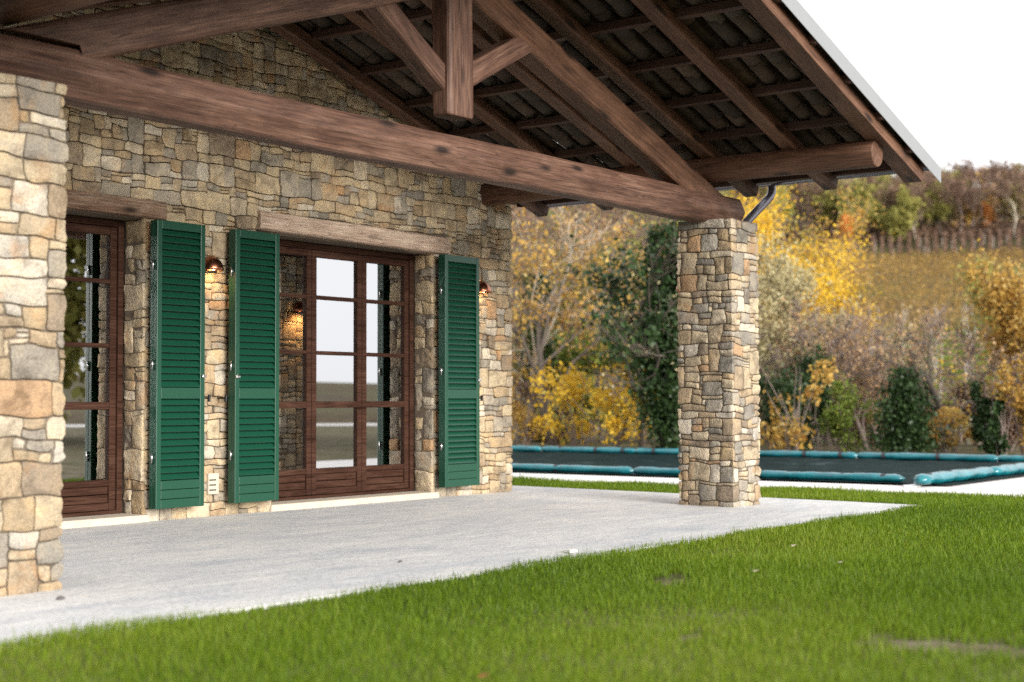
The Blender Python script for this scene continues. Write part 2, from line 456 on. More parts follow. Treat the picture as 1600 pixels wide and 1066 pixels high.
# ------------------------------------------------------------------ farmhouse
HOUSE = thing('farmhouse', (8.6, 9.6, 0), 'rubble stone farmhouse facade with green louvred shutters and glazed wooden doors', 'house')
YW = 9.6
RX = 8.62
def zraf(x): return 4.456 - .317 * abs(x - RX)       # underside of the rafters
D1 = (6.5, 7.93); D2 = (9.34, 11.56); ZL = 2.48
b = MB()
xs = [4.4, D1[0], D1[1], RX, D2[0], D2[1], 12.86]
def wtop(x): return zraf(x) + .185
grid = {}
Vw = []; Fw = []
def vid(i, k, y):
    key = (i, k, y)
    if key not in grid:
        grid[key] = len(Vw); x = xs[i]; z = (-.1, ZL, wtop(x))[k]; Vw.append((x, y, z))
    return grid[key]
solid = {(0,0):1,(1,0):0,(2,0):1,(3,0):1,(4,0):0,(5,0):1, **{(i,1):1 for i in range(6)}}
y0, y1 = YW + .03, YW + .48
for (i, k), s in solid.items():
    if not s: continue
    Fw.append((vid(i,k,y0), vid(i+1,k,y0), vid(i+1,k+1,y0), vid(i,k+1,y0)))
    Fw.append((vid(i,k,y1), vid(i,k+1,y1), vid(i+1,k+1,y1), vid(i+1,k,y1)))
    for di, dk, e in ((-1,0,((i,k),(i,k+1))), (1,0,((i+1,k+1),(i+1,k))), (0,-1,((i+1,k),(i,k))), (0,1,((i,k+1),(i+1,k+1)))):
        if not solid.get((i+di, k+dk)):
            (a, c), (d, e2) = e
            Fw.append((vid(a,c,y0), vid(d,e2,y0), vid(d,e2,y1), vid(a,c,y1)))
WALL = mk('wall', Vw, Fw, M['mortar'], HOUSE)
b = MB()       # side and rear shell
b.box((4.4, YW + .482, -.1), (4.8, 16, zraf(4.4))); b.box((12.46, YW + .482, -.1), (12.858, 16, zraf(12.86))); b.box((4.802, 15.6, -.1), (12.458, 16, 3.0))
for k, (lo, hi) in enumerate((((4.4, YW + .482, -.1), (4.8, 16, zraf(4.4) + .1)), ((12.46, YW + .482, -.1), (12.858, 16, zraf(12.86) + .1)), ((4.802, 15.6, -.1), (12.458, 16, 3.0)))):
    b = MB(); b.box(lo, hi); b.build('outer_wall', M['mortar'], HOUSE)
# interior
b = MB(); b.box((4.802, YW + .482, -.05), (12.458, 15.598, .055)); b.build('room_floor', M['room'], HOUSE)
b = MB(); b.box((4.802, 13.0, .056), (12.458, 13.1, 2.9)); b.build('room_wall', M['room'], HOUSE)
b = MB(); b.box((8.5, YW + .482, .056), (8.6, 12.998, 2.9)); b.build('room_partition', M['room'], HOUSE)
b = MB(); b.box((4.802, YW + .482, 2.902), (12.458, 15.598, 3.0)); b.build('room_ceiling', M['room'], HOUSE)

cu, cv = .033, .028
X0, Z0 = 5.16, .035
nu, nv = int((12.86 - X0) / cu), int((4.62 - Z0) / cv)
cu = (12.862 - X0) / nu
LINT1 = (6.3, 8.12, ZL, 2.625); LINT2 = (9.15, 11.76, ZL + .01, 2.655)
def blk(i, j):
    x = X0 + (i + .5) * cu; z = Z0 + (j + .5) * cv
    if z > zraf(x) + .10: return True
    for (a, c) in (D1, D2):
        if a - .01 < x < c + .0 and z < ZL: return True
    for (a, c, d, e) in (LINT1, LINT2):
        if a < x < c and d - .01 < z < e: return True
    return False
L = Lattice(nu, nv, cu, cv, 3, .26)
rects = pack_courses(nu, nv, blk, [3,4,4,5,5,6,6,7,8,9], [2,3,3,4,4,5,5,6], 8)
def wvis(c):
    x, y, d = px(c)
    if c.x < 7.05 and y > 60: return False
    by = 154 + (x - 101) * .1925
    if by - 85 + (x-101)*.02 < y < by - 5: return False
    for a, e in ((236, 322), (358, 437), (684, 749)):
        if a + 6 < x < e - 6 and 350 < y < 790: return False
    return True
print('facade stones', masonry(WALL, L, rects, lambda u, v, h: (X0 + u, YW - h, Z0 + v), 21, 292, wvis))
# door reveals
for nm, (xr, sg) in (('reveal', (D2[1], -1)), ('reveal', (D1[1], -1)), ('reveal', (D2[0], 1)), ('reveal', (D1[0], 1))):
    n2 = 60; Lr = Lattice(7, n2, .235 / 7, (ZL - .1) / n2, 40 + int(xr * 10), .24)
    rr_ = pack_courses(7, n2, lambda i, j: False, [3,4,7,7,4], [3,4,5,5,6], int(xr * 7))
    f = (lambda xr, sg: (lambda u, v, h: (xr + sg * (h + .012), (YW + .012 + u) if sg < 0 else (YW + .247 - u), .09 + v)))(xr, sg)
    holder = MB(); holder.box((xr - .007 if sg < 0 else xr - .03, YW + .034, .1), (xr + .03 if sg < 0 else xr + .007, YW + .247, ZL - .012))
    ho = holder.build('reveal', M['mortar'], HOUSE)
    masonry(ho, Lr, rr_, f, 77 + int(xr * 3), 70 if sg < 0 else 0)

# wooden beam --------------------------------------------------------------
def beam(name, p0, p1, w, h, prof, mat, parent, n=14, wob=.006, cuts=(None, None), seed=0, round_end=.0, taper=1.0, roll=0, sweep=0):
    p0, p1 = Vector(p0), Vector(p1); d = p1 - p0; Ln = d.length; ax = d.normalized()
    up = Vector((0, 0, 1)) if abs(ax.z) < .95 else Vector((0, 1, 0))
    zz = (up - ax * up.dot(ax)).normalized(); yy = zz.cross(ax)
    g = random.Random(seed + int(Ln * 1000))
    if prof == 'log': P = [(math.cos(t), math.sin(t)) for t in np.linspace(0, 2*math.pi, 20, endpoint=False)]
    elif prof == 'hex': P = [(-1,-.02),(-.985,.10),(-.70,.82),(-.56,.97),(0,1.0),(.60,.98),(.72,.86),(1,0),(.72,-.88),(.6,-.98),(0,-1),(-.38,-.97),(-.52,-.88),(-.98,-.10)]
    elif prof == 'hewn': P = [(-1,-.72),(-1,0),(-1,.72),(-.90,.92),(-.74,1),(0,1),(.74,1),(.92,.9),(1,.72),(1,0),(1,-.72),(.92,-.9),(.74,-1),(0,-1),(-.74,-1),(-.92,-.9)]
    else: P = [(-1,-.94),(-1,.94),(-.96,1),(.96,1),(1,.94),(1,-.94),(.96,-1),(-.96,-1)]
    if prof in ('hex',): P = P[::-1]
    if prof != 'log' and prof != 'hex': P = P[::-1]
    k = len(P); V = []; F = []
    xs_ = [Ln * i / n for i in range(n + 1)]
    if round_end: xs_ = [0, round_end * .4, round_end] + xs_[1:-1] + [Ln - round_end, Ln - round_end * .4, Ln]
    ph = [g.uniform(0, 6.28) for _ in range(4)]
    for ii, x in enumerate(xs_):
        s = 1 + (taper - 1) * x / Ln
        if round_end and ii in (0, len(xs_) - 1): s *= .93
        if round_end and ii in (1, len(xs_) - 2): s *= .98
        oy = wob * math.sin(x * 1.7 + ph[0]) ; oz = wob * math.sin(x * 1.3 + ph[1]) + sweep * 4 * (x/Ln) * (1 - x/Ln)
        for (a, c) in P:
            r = 1 + wob * 2 * math.sin(x * 3.1 + a * 5 + ph[2]) + wob * 1.4 * math.sin(x * 7 + c * 4 + ph[3])
            V.append([x, a * w / 2 * s * r + oy, c * h / 2 * s * r + oz])
    for ci, idx in ((0, 0), (1, len(xs_) - 1)):
        zc = cuts[ci]
        if zc is not None:
            for q in range(idx * k, idx * k + k):
                v = V[q]; z = p0.z + yy.z * v[1] + zz.z * v[2]
                V[q][0] = (zc - z) / ax.z
    m_ = len(xs_)
    for i in range(m_ - 1):
        for q in range(k):
            a = i*k + q; c = i*k + (q+1) % k; F.append((a, c, c + k, a + k))
    F.append(tuple(range(k - 1, -1, -1))); F.append(tuple((m_-1)*k + q for q in range(k)))
    o = mk(name, V, F, mat, None, prof == 'log')
    mw = Matrix((ax, yy, zz)).transposed().to_4x4(); mw.translation = p0
    if prof == 'log':
        for f in o.data.polygons[-2:]: f.use_smooth = False
    o.matrix_world = mw
    if parent:
        o.parent = parent; o.matrix_parent_inverse = Matrix.Translation(-WL[parent.name])
    return o

beam('lintel', (LINT2[0], YW + .045, (LINT2[2] + LINT2[3]) / 2), (LINT2[1], YW + .045, (LINT2[2] + LINT2[3]) / 2), .20, .17, 'hewn', M['lintel'], HOUSE, wob=.010, round_end=.03, seed=3)
o = beam('lintel', (LINT1[0], YW + .07, (LINT1[2] + LINT1[3]) / 2), (LINT1[1], YW + .07, (LINT1[2] + LINT1[3]) / 2), .18, .15, 'hewn', M['lintel_dark'], HOUSE, wob=.008, seed=4)
o['label'] = 'dark stained timber lintel'
for x0, x1 in ((6.35, 7.96), (9.30, 11.60)):
    b = MB(); b.box((x0, YW - .035, .03), (x1, YW + .30, .098)); b.build('door_sill', M['sill'], HOUSE, bevel=.012)

# glazed doors ------------------------------------------------------------
YF = YW + .25
def bxo(name, lo, hi, mat, parent, bev=.004):
    b = MB(); b.box(lo, hi); return b.build(name, mat, parent, bevel=bev)
def make_door(x0, x1, nsash, label):
    z0, z1 = .10, ZL - .005
    b = MB()
    fw = .055
    for lo, hi in (((x0, YF, z0), (x0 + fw, YF + .09, z1)), ((x1 - fw, YF, z0), (x1, YF + .09, z1)), ((x0 + fw, YF + .001, z1 - fw), (x1 - fw, YF + .09, z1)), ((x0 + fw, YF + .001, z0), (x1 - fw, YF + .09, z0 + .028))): b.box(lo, hi)
    fr = b.build('door', M['door'], HOUSE, bevel=.006); fr['label'] = label
    sw = (x1 - x0 - 2 * fw) / nsash
    for k in range(nsash):
        a = x0 + fw + k * sw + .003; c = a + sw - .006; st = .062
        ya, yb = YF + .018, YF + .075
        zb, zt = z0 + .032, z1 - fw - .004
        bxo('stile', (a, ya, zb), (a + st, yb, zt), M['door'], fr); bxo('stile', (c - st, ya, zb), (c, yb, zt), M['door'], fr)
        rails = [(zb, zb + .055), (.94, 1.0), (zt - .065, zt)]
        for lo, hi in rails: bxo('rail', (a + st + .0006, ya + .002, lo), (c - st - .0006, yb - .002, hi), M['door'], fr)
        bxo('rail', (a + st + .0006, ya + .002, .325), (c - st - .0006, yb - .002, .375), M['door'], fr)
        # boarded base panel
        zs = [zb + .055, (zb + .055 + .325) / 2, .325]
        for i in range(2): bxo('panel', (a + st + .0008, ya + .014, zs[i] + .003), (c - st - .0008, yb - .012, zs[i+1] - .003), M['door'], fr, .006)
        bars = [1.455, 1.975]
        for zbz in bars: bxo('muntin', (a + st + .0006, ya + .004, zbz - .018), (c - st - .0006, yb - .01, zbz + .018), M['door'], fr)
        zz = [.375, .94, None, None]
        for lo, hi in ((.375, .94), (1.0, 1.437), (1.473, 1.957), (1.993, zt - .065)):
            b = MB(); b.box((a + st + .0004, ya + .028, lo + .0004), (c - st - .0004, ya + .034, hi - .0004)); b.build('pane', M['glass'], fr)
    return fr
make_door(D1[0] + .015, D1[1] - .02, 2, 'two leaf glazed door half hidden by the near pillar')
make_door(D2[0] + .015, D2[1] - .02, 3, 'three leaf glazed door with brown glazing bars')

# louvred shutters ----------------------------------------------------------
def make_shutter(x0, x1, label, latch_left):
    z0, z1 = .145, 2.46
    yf, yb = YW - .155, YW - .118
    st = .05
    b = MB(); b.box((x0, YW - .108, z0), (x1, YW - .070, z1))
    root = b.build('shutter', M['green'], HOUSE, bevel=.004); root['label'] = label
    bxo('stile', (x0, yf, z0), (x0 + st, YW - .1085, z1), M['green'], root, .005); bxo('stile', (x1 - st, yf, z0), (x1, YW - .1085, z1), M['green'], root, .005)
    zr = [(z0, z0 + .225), (1.025, 1.115), (z1 - .068, z1)]
    for lo, hi in zr[1:]: bxo('rail', (x0 + st + .0005, yf + .001, lo), (x1 - st - .0005, yb - .001, hi), M['green'], root, .003)
    for i in range(3):
        bxo('rail', (x0 + st + .0005, yf + .001, z0 + i * .075 + .002), (x1 - st - .0005, yb - .001, z0 + i * .075 + .073), M['green'], root, .004)
    a, c = x0 + st - .004, x1 - st + .004
    for lo, hi, n in ((z0 + .225, 1.025, 12), (1.115, z1 - .068, 23)):
        pitch = (hi - lo) / n
        base = None
        for i in range(n):
            zc = lo + (i + .5) * pitch
            if base is None:
                hh = .036; t = .0045; ang = R(52); dy, dz = math.cos(ang), math.sin(ang)
                pts = []
                for s, q in ((-1, -1), (1, -1), (1, 1), (-1, 1)):
                    # slat leans: its lower edge towards the viewer
                    yy_ = s * .0185 + q * t * .8; zz_ = s * .0215 - q * t * .6
                    pts.append((yy_, zz_))
                yc = (yf + yb) / 2 + .004
                V = [(xx, yc + y_, z_) for xx in (a, c) for (y_, z_) in pts]
                o = mk('slat', V, [(0,1,2,3),(7,6,5,4),(0,4,5,1),(1,5,6,2),(2,6,7,3),(3,7,4,0)], M['green'], root)
                bv = o.modifiers.new('bevel', 'BEVEL'); bv.width = .002; bv.segments = 2
                base = o
            else:
                o = base.copy(); COL.objects.link(o)
            o.location = (0, 0, zc)
            # copies keep the parent relation of the first slat
    xl = x0 + .02 if latch_left else x1 - .02
    b = MB(); b.box((xl - .022, yf - .022, 1.20), (xl + .022, yf - .004, 1.222)); b.box((xl + (-.012 if not latch_left else -.006), yf - .012, 1.196), (xl + .012, yf + .0, 1.226))
    b.build('latch', M['steel'], root, bevel=.004)
    for zz in (.55, 1.3, 2.1):
        b = MB(); b.tube([(x0 - .008, YW - .112, zz - .04), (x0 - .008, YW - .112, zz + .04)], [.008, .008], 8); b.build('hinge', M['steel'], root, True)
    return root
make_shutter(7.915, 8.42, 'green shutter leaf nearest the pillar', False)
make_shutter(8.755, 9.27, 'green shutter leaf beside the lit wall lamp', True)
make_shutter(11.545, 12.10, 'green shutter leaf near the house corner', False)
for xx in (8.515, 8.70, 12.20):
    b = MB(); b.tube([(xx, YW, 1.03), (xx, YW - .10, 1.03)], [.007, .007], 8); b.tube([(xx, YW - .10, 1.0), (xx, YW - .104, 1.06)], [.012, .012], 8)
    b.build('shutter_stay', M['iron'], HOUSE)
# vent plate
b = MB(); b.box((8.585, YW - .022, .225), (8.70, YW + .02, .40)); vp = b.build('vent_plate', M['frost'], HOUSE, bevel=.004)
for i in range(3): bxo('vent_slot', (8.592, YW - .0235, .255 + i * .042), (8.668, YW - .012, .266 + i * .042), M['dark'], vp, 0)

# wall lamps ----------------------------------------------------------------
def m_emit(c, s):
    m = bpy.data.materials.new('lamp_bulb'); m.use_nodes = True; nt = m.node_tree; nt.nodes.clear()
    e = N(nt, 'ShaderNodeEmission', Strength=s); e.inputs[0].default_value = (*c, 1); o = nt.nodes.new('ShaderNodeOutputMaterial'); nt.links.new(e.outputs[0], o.inputs[0]); return m
M['bulb'] = m_emit((1, .62, .26), 40)
def wall_lamp(x, y, z, sgn, label, power):
    t = thing('wall_lamp', (x, y, z), label, 'lamp', None)
    V = []; F = []; r = .11; nu_, nv_ = 18, 8
    for sh in (0, .006):
        for j in range(nv_ + 1):
            ph = math.pi / 2 * j / nv_
            for i in range(nu_ + 1):
                th = math.pi * i / nu_
                q = r - sh
                V.append((x + q * math.cos(th) * math.cos(ph), y + sgn * (.015 + q * math.sin(th) * math.cos(ph) * 1.05), z + q * math.sin(ph) * 1.15))
    w_ = nu_ + 1; off = w_ * (nv_ + 1)
    for s in (0, 1):
        for j in range(nv_):
            for i in range(nu_):
                a = s * off + j * w_ + i; f = (a, a + 1, a + 1 + w_, a + w_); F.append(f if s == 0 else f[::-1])
    for i in range(nu_): F.append((i + 1, i, off + i, off + i + 1))
    mk('shade', V, F, M['copper'], t, True)
    b = MB(); b.box((x - .05, min(y - sgn * .03, y + sgn * .03), z + .0), (x + .05, max(y - sgn * .03, y + sgn * .03), z + .10)); b.build('back_plate', M['copper'], t, bevel=.004)
    b = MB(); b.tube([(x, y + sgn * .055, z + .075), (x, y + sgn * .055, z + .05), (x, y + sgn * .055, z + .02), (x, y + sgn * .055, z + .005)], [.012, .026, .026, .01], 10)
    b.build('bulb', M['bulb'], t, True)
    ld = bpy.data.lights.new('lamp_light', 'SPOT'); ld.energy = power; ld.color = (1, .55, .2); ld.shadow_soft_size = .03; ld.spot_size = R(150); ld.spot_blend = .6
    lo = bpy.data.objects.new('lamp_light', ld); COL.objects.link(lo); lo.location = (x, y + sgn * .075, z - .012)
    lo.parent = t; lo.matrix_parent_inverse = Matrix.Translation(-WL[t.name])
wall_lamp(8.60, YW, 2.10, -1, 'copper hooded wall lamp glowing between the two green shutters', 1.4)
wall_lamp(12.30, YW, 2.12, -1, 'copper hooded wall lamp between the last shutter and the house corner', .8)
wall_lamp(12.60, 7.275, 2.05, 1, 'copper hooded lamp on the hidden inner face of the terrace pillar', 10)

# ------------------------------------------------------------------ stone pillars
def pillar(x0, x1, y0, y1, h, label, seed, wset, hset):
    t = thing('stone_pillar', ((x0 + x1) / 2, (y0 + y1) / 2, 0), label, 'pillar')
    b = MB(); e = .02; b.box((x0 + e, y0 + e, -.05), (x1 - e, y1 - e, h - .004)); core = b.build('core', M['mortar'], t)
    wx, wy = x1 - x0, y1 - y0; c = .036
    nx, ny = round(wx / c), round(wy / c)
    # walk: back face middle -> left face -> front -> right -> back
    half = nx // 2
    segs = [(half * (wx / nx), (-1, 0)), (wy, (0, -1)), (wx, (1, 0)), (wy, (0, 1)), (wx - half * (wx / nx), (-1, 0))]
    cells = [half, ny, nx, ny, nx - half]
    cc = []; a = 0
    for q in cells[:-1]: a += q; cc.append(a)
    NU = sum(cells); nv_ = round(h / .030); cv_ = h / nv_
    starts = [(x0 + half * (wx / nx), y1), (x0, y1), (x0, y0), (x1, y0), (x1, y1)]
    nrm = [(0, 1), (-1, 0), (0, -1), (1, 0), (0, 1)]
    bounds = [0]
    for q in cells: bounds.append(bounds[-1] + q)
    Lp = Lattice(NU, nv_, 1.0, cv_, seed, .26, cc)
    rad = .018
    def fmap(u, v, hh):
        # u counts cells
        u = min(max(u, 0), NU - 1e-6)
        for k in range(5):
            if u <= bounds[k + 1] + 1e-9: break
        f = (u - bounds[k]) / cells[k]; Ls = segs[k][0]; dx, dy = segs[k][1]
        px_ = starts[k][0] + dx * Ls * f; py_ = starts[k][1] + dy * Ls * f
        n = Vector((nrm[k][0], nrm[k][1], 0))
        for ci, cb in enumerate(cc):
            dd = abs(u - cb)
            if dd < .55:
                n2 = Vector((nrm[ci][0] + nrm[ci+1][0], nrm[ci][1] + nrm[ci+1][1], 0))
                if dd < .02:
                    n = n2; hh = hh - .004
        return (px_ + n.x * hh, py_ + n.y * hh, v)
    # stone_geo works in metres: scale cells
    Lm = Lp; Lm.cu = 1.0
    class LL: pass
    G = random.Random(seed)
    rects = pack_courses(NU, nv_, lambda i, j: False, wset, hset, seed + 1, cc)
    items = []
    s = .036
    for r in rects:
        class Q:
            cu = s; cv = cv_; H = Lm.H
            @staticmethod
            def pt(i, j): a_, b_ = Lm.pt(i, j); return a_ * s, b_
        V, F = stone_geo(Q, r, lambda u, v, hh: fmap(u / s, v, hh), G, relief=.011, bev=.007, proud=.45)
        V = [(vx, vy, min(vz, h)) for vx, vy, vz in V]
        cpt = sum((Vector(q) for q in V), Vector()) / len(V)
        items.append((r[2] * r[3], V, F, G.random()))
    items.sort(key=lambda q: -q[0])
    for _, V, F, tt in items[:270]: sharp(mk('stone', V, F, M['stone'], core, True, {'tint': [tt] * len(V)}))
    if len(items) > 270:
        b = MB()
        for _, V, F, tt in items[270:]: b.add(V, F, tt)
        b.build('small_stone', M['stone'], core, True)['kind'] = 'stuff'
    print('pillar stones', len(items))
    return t
PH = 2.69
pillar(12.33, 12.87, 6.67, 7.25, PH, 'freestanding rubble stone pillar at the terrace corner by the pool', 31, [3,4,4,5,5,6,7,8], [2,2,3,3,4,4,5])
pillar(4.42, 4.97, 6.67, 7.25, PH, 'rubble stone pillar at the left edge, closest to the lawn', 55, [4,5,6,6,7,8,10], [2,3,4,4,5,6])

# ------------------------------------------------------------------ porch roof
ROOF = thing('porch_roof', (RX, 7.0, 2.69), 'timber porch roof with dark beams, king post truss and clay tiles', 'roof')
YB = 6.99
beam('tie_beam', (4.3, YB, 2.815), (12.97, YB, 2.815), .28, .285, 'hex', M['beam'], ROOF, n=40, wob=.006, round_end=.03, seed=2)
beam('king_post', (RX - .02, YB - .035, 3.095), (RX - .02, YB - .035, 4.34), .30, .18, 'hewn', M['beam'], ROOF, n=8, wob=.006, round_end=.02, seed=9)
for sgn in (1, -1):
    c0 = Vector((RX + sgn * .02, YB + .004 * sgn, 4.175)); c1 = Vector((RX + sgn * 3.62, YB + .004 * sgn, 4.175 - 3.6 * .342))
    beam('principal_rafter', c0, c1, .22, .255, 'hewn', M['beam'] if sgn < 0 else M['rafter'], ROOF, n=18, wob=.005, cuts=(None, 2.93 if sgn > 0 else 2.985), seed=5 + sgn)
beam('strut', (RX + .02, YB - .01, 3.38), (RX + .92, YB - .01, 3.86), .17, .17, 'hewn', M['beam'], ROOF, n=6, wob=.008, seed=12)
beam('strut', (RX - .10, YB + .01, 3.33), (RX - 1.0, YB + .01, 3.89), .17, .17, 'hewn', M['beam'], ROOF, n=6, wob=.006, seed=13)
beam('purlin', (12.42, 5.27, 3.165), (12.42, 9.62, 3.165), .245, .245, 'log', M['rafter'], ROOF, n=14, wob=.005, round_end=.012, seed=7)
beam('purlin', (4.82, 5.27, 3.165), (4.82, 9.62, 3.165), .245, .245, 'log', M['rafter'], ROOF, n=14, wob=.005, round_end=.012, seed=8)
beam('ridge_beam', (RX, 5.27, 4.42), (RX, 9.62, 4.42), .2, .2, 'log', M['rafter'], ROOF, n=14, wob=.005, seed=8)
XE = 4.62            # rafter run from the ridge
sl = math.atan(.317); cs, sn = math.cos(sl), math.sin(sl)
for sgn in (1, -1):
    for k in range(6):
        y = (5.265 if k == 0 else 5.255) + k * .84
        hh = .12; off = hh / 2 / cs
        p0 = (RX + sgn * .01, y, zraf(RX) + off + (.003 if sgn < 0 else 0)); p1 = (RX + sgn * XE, y, zraf(RX + XE) + off)
        beam('rafter', p0, p1, .17 if k == 0 else .145, hh, 'rect' if k == 0 else 'hewn', M['rafter'], ROOF, n=16, wob=.003, seed=40 + k + sgn)
YV = 5.13            # roof verge
for sgn in (1, -1):
    for k in range(7):
        x = .38 + k * .645
        zz = zraf(RX + x) + .12 / cs + .010
        beam('batten', (RX + sgn * x, YV, zz), (RX + sgn * x, 9.62, zz), .09, .066, 'rect', M['batten'], ROOF, n=10, wob=.002, seed=60 + k + sgn)
    x = XE - .06; zz = zraf(RX + x) + .12 / cs + .04
    beam('eave_board', (RX + sgn * x, YV, zz), (RX + sgn * x, 9.75, zz), .05, .115, 'rect', M['batten'], ROOF, n=10, wob=.002, seed=90)

def tile_geo(w0, w1, ln, up, t=.012, n=6):
    V = []; F = []
    for layer in (0, 1):
        for (x, w_) in ((0, w0), (ln, w1)):
            for i in range(n + 1):
                a = math.pi * i / n; r = w_ / 2 - layer * t
                V.append((x, r * math.cos(a), up * (r * .9) * math.sin(a)))
    k = n + 1
    for i in range(n):
        F.append((i, i + 1, k + i + 1, k + i)); F.append((2*k + i + 1, 2*k + i, 3*k + i, 3*k + i + 1))
        F.append((i + 1, i, 2*k + i, 2*k + i + 1)); F.append((k + i, k + i + 1, 3*k + i + 1, 3*k + i))
    F.append((0, k, 3*k, 2*k)); F.append((k - 1, 3*k - 1, 4*k - 1, 2*k - 1))
    return V, F
ROWS = 21; PY = .212; TL = .46; EX = .385
zt0 = .12 / cs + .042 / cs
TV, TF = tile_geo(.145, .17, TL, -1)
tiles_mesh = []
for q in range(8):
    o = mk('tile', TV, TF, M['tile'], None, True, {'tint': [q / 7] * len(TV)}, link=False); tiles_mesh.append(o.data); bpy.data.objects.remove(o)
left = MB()
g = random.Random(9)
cover = {1: MB(), -1: MB()}
CV, CF = tile_geo(.19, .155, TL, 1)
for sgn in (1, -1):
    for r_ in range(ROWS):
        y = 5.23 + r_ * PY
        for c in range(12):
            s0 = .10 + c * EX
            for kind in ('channel', 'cover'):
                ss = s0 + g.uniform(-.012, .012) + (.05 if kind == 'cover' else 0); yy = y + g.uniform(-.007, .007) + (PY / 2 if kind == 'cover' else 0)
                lift = .072 - .018 + (.018 if kind == 'channel' else .055)
                x = ss * cs; z = zraf(RX) - ss * sn + zt0 + lift + g.uniform(0, .006)
                tilt = sl - .04
                mw = Matrix(((sgn * math.cos(tilt), 0, sgn * math.sin(tilt), RX + sgn * x), (0, -1 if sgn < 0 else 1, 0, yy), (-math.sin(tilt), 0, math.cos(tilt), z), (0, 0, 0, 1)))
                yaw = Matrix.Rotation(g.uniform(-.03, .03), 4, 'Z')
                if kind == 'cover':
                    cover[sgn].add([mw @ Vector(v) for v in CV], CF, g.random())
                elif sgn > 0:
                    o = bpy.data.objects.new('tile', g.choice(tiles_mesh)); COL.objects.link(o)
                    o.matrix_world = mw @ yaw; o.parent = ROOF; o.matrix_parent_inverse = Matrix.Translation(-WL[ROOF.name])
                else:
                    left.add([mw @ yaw @ Vector(v) for v in TV], TF, g.random())
left.build('far_slope_tile', M['tile'], ROOF, True)['kind'] = 'stuff'
for sgn in (1, -1): cover[sgn].build('cover_tile', M['tile'], ROOF, True)['kind'] = 'stuff'
b = MB()
for sgn in (1, -1):     # house roof behind the gable wall
    z0 = zraf(RX) + .30
    V = [(RX, 9.40, z0), (RX + sgn * 4.62, 9.40, z0 - 4.62 * .317), (RX + sgn * 4.62, 16.5, z0 - 4.62 * .317), (RX, 16.5, z0)]
    V += [(x, y, z - .13) for x, y, z in V]
    b = MB(); b.add(V, [(0,1,2,3),(7,6,5,4),(0,4,5,1),(1,5,6,2),(2,6,7,3),(3,7,4,0)]); b.build('house_roof_slope', M['tile'], ROOF)
# verge flashing, gutter, downpipe
for sgn in (1, -1):
    V = []; F = []
    prof = [(5.112, .105), (5.109, .24), (5.14, .262), (5.30, .262)]
    nn = 2
    for x in (0, XE + .27):
        for (y, dz) in prof: V.append((RX + sgn * x, y, zraf(RX) - x * .317 + dz))
    V += [(x, y + .004, z - .004) for x, y, z in V]
    for i in range(3): F.append((i, i+1, i+5, i+4)); F.append((8+i+1, 8+i, 8+i+4, 8+i+5))
    F.append((0, 4, 12, 8)); F.append((4, 5, 13, 12)); F.append((5, 6, 14, 13)); F.append((6, 7, 15, 14))
    mk('verge_flashing', V, F, M['flash'], ROOF)
    V = []; F = []; n = 8
    for lay in (0, .004):
        for y in (5.12, 9.75):
            for i in range(n + 1):
                a = math.pi + math.pi * i / n; V.append((RX + sgn * (XE + .13) + (.075 - lay) * math.cos(a), y, 3.185 + (.075 - lay) * math.sin(a)))
    k = n + 1
    for i in range(n): F.append((i, i+1, k+i+1, k+i)); F.append((2*k+i+1, 2*k+i, 3*k+i, 3*k+i+1)); 
    F.append(tuple(range(k))); F.append(tuple(range(2*k-1, k-1, -1)))
    mk('gutter', V, F, M['pipe'], ROOF, True)
def arc(pts, r=.07, n=5):
    out = [Vector(pts[0])]
    for i in range(1, len(pts) - 1):
        a, p_, c = Vector(pts[i-1]), Vector(pts[i]), Vector(pts[i+1]); d0 = (a - p_).normalized(); d1 = (c - p_).normalized()
        for q in range(n + 1):
            t = q / n; out.append((p_ + d0 * r) * (1-t)**2 + p_ * 2*t*(1-t) + (p_ + d1 * r) * t*t)
    out.append(Vector(pts[-1])); return out
pp = arc([(13.42, 6.80, 3.16), (13.42, 6.80, 3.03), (12.965, 6.87, 2.70), (12.965, 6.90, 2.4), (12.965, 6.90, .0)])
b = MB(); b.tube(pp, [.042] * len(pp), 14); b.build('downpipe', M['pipe'], ROOF, True)

# ------------------------------------------------------------------ pool
POOL = thing('swimming_pool', (20.4, 12, 0), 'rectangular pool under a dark winter cover', 'pool')
nx, ny = 50, 90
gx, gy = np.meshgrid(np.linspace(16.9, 23.9, nx), np.linspace(6.35, 20, ny), indexing='ij')
zz = .0 + .012 * np.sin(gx * 2.1 + np.sin(gy * 1.3) * 1.5) * np.sin(gy * 1.7 + gx) + .01 * np.sin(gy * 5 + gx * 3) + .004 * np.sin(gy * 13 - gx * 8)
edge = np.minimum.reduce([gx - 16.9, 23.9 - gx, gy - 6.35]); zz = zz * np.clip(edge * 2, 0, 1) + .02
V = np.stack([gx, gy, zz], -1).reshape(-1, 3)
F = np.array([(i*ny + j, (i+1)*ny + j, (i+1)*ny + j + 1, i*ny + j + 1) for i in range(nx-1) for j in range(ny-1)])
mcov, ntc, pc = mat_new('pool_cover_sheet')
vv = coords(ntc); nn = noise(ntc, vv, 1.8, 5, .6, 1.4)
ntc.links.new(ramp(ntc, nn, [(.35, (.005,.013,.013)), (.6, (.010,.022,.022)), (.76, (.055,.075,.08))]), pc.inputs['Base Color'])
pc.inputs['Roughness'].default_value = .6; pc.inputs['Specular IOR Level'].default_value = .02; bump(ntc, pc, noise(ntc, coords(ntc, (1, .5, 1)), 4.5, 5, .6, 2.0), .8, .05)
mk('cover', V, F, mcov, POOL, True)
mb, ntb, pb = mat_new('teal_vinyl')
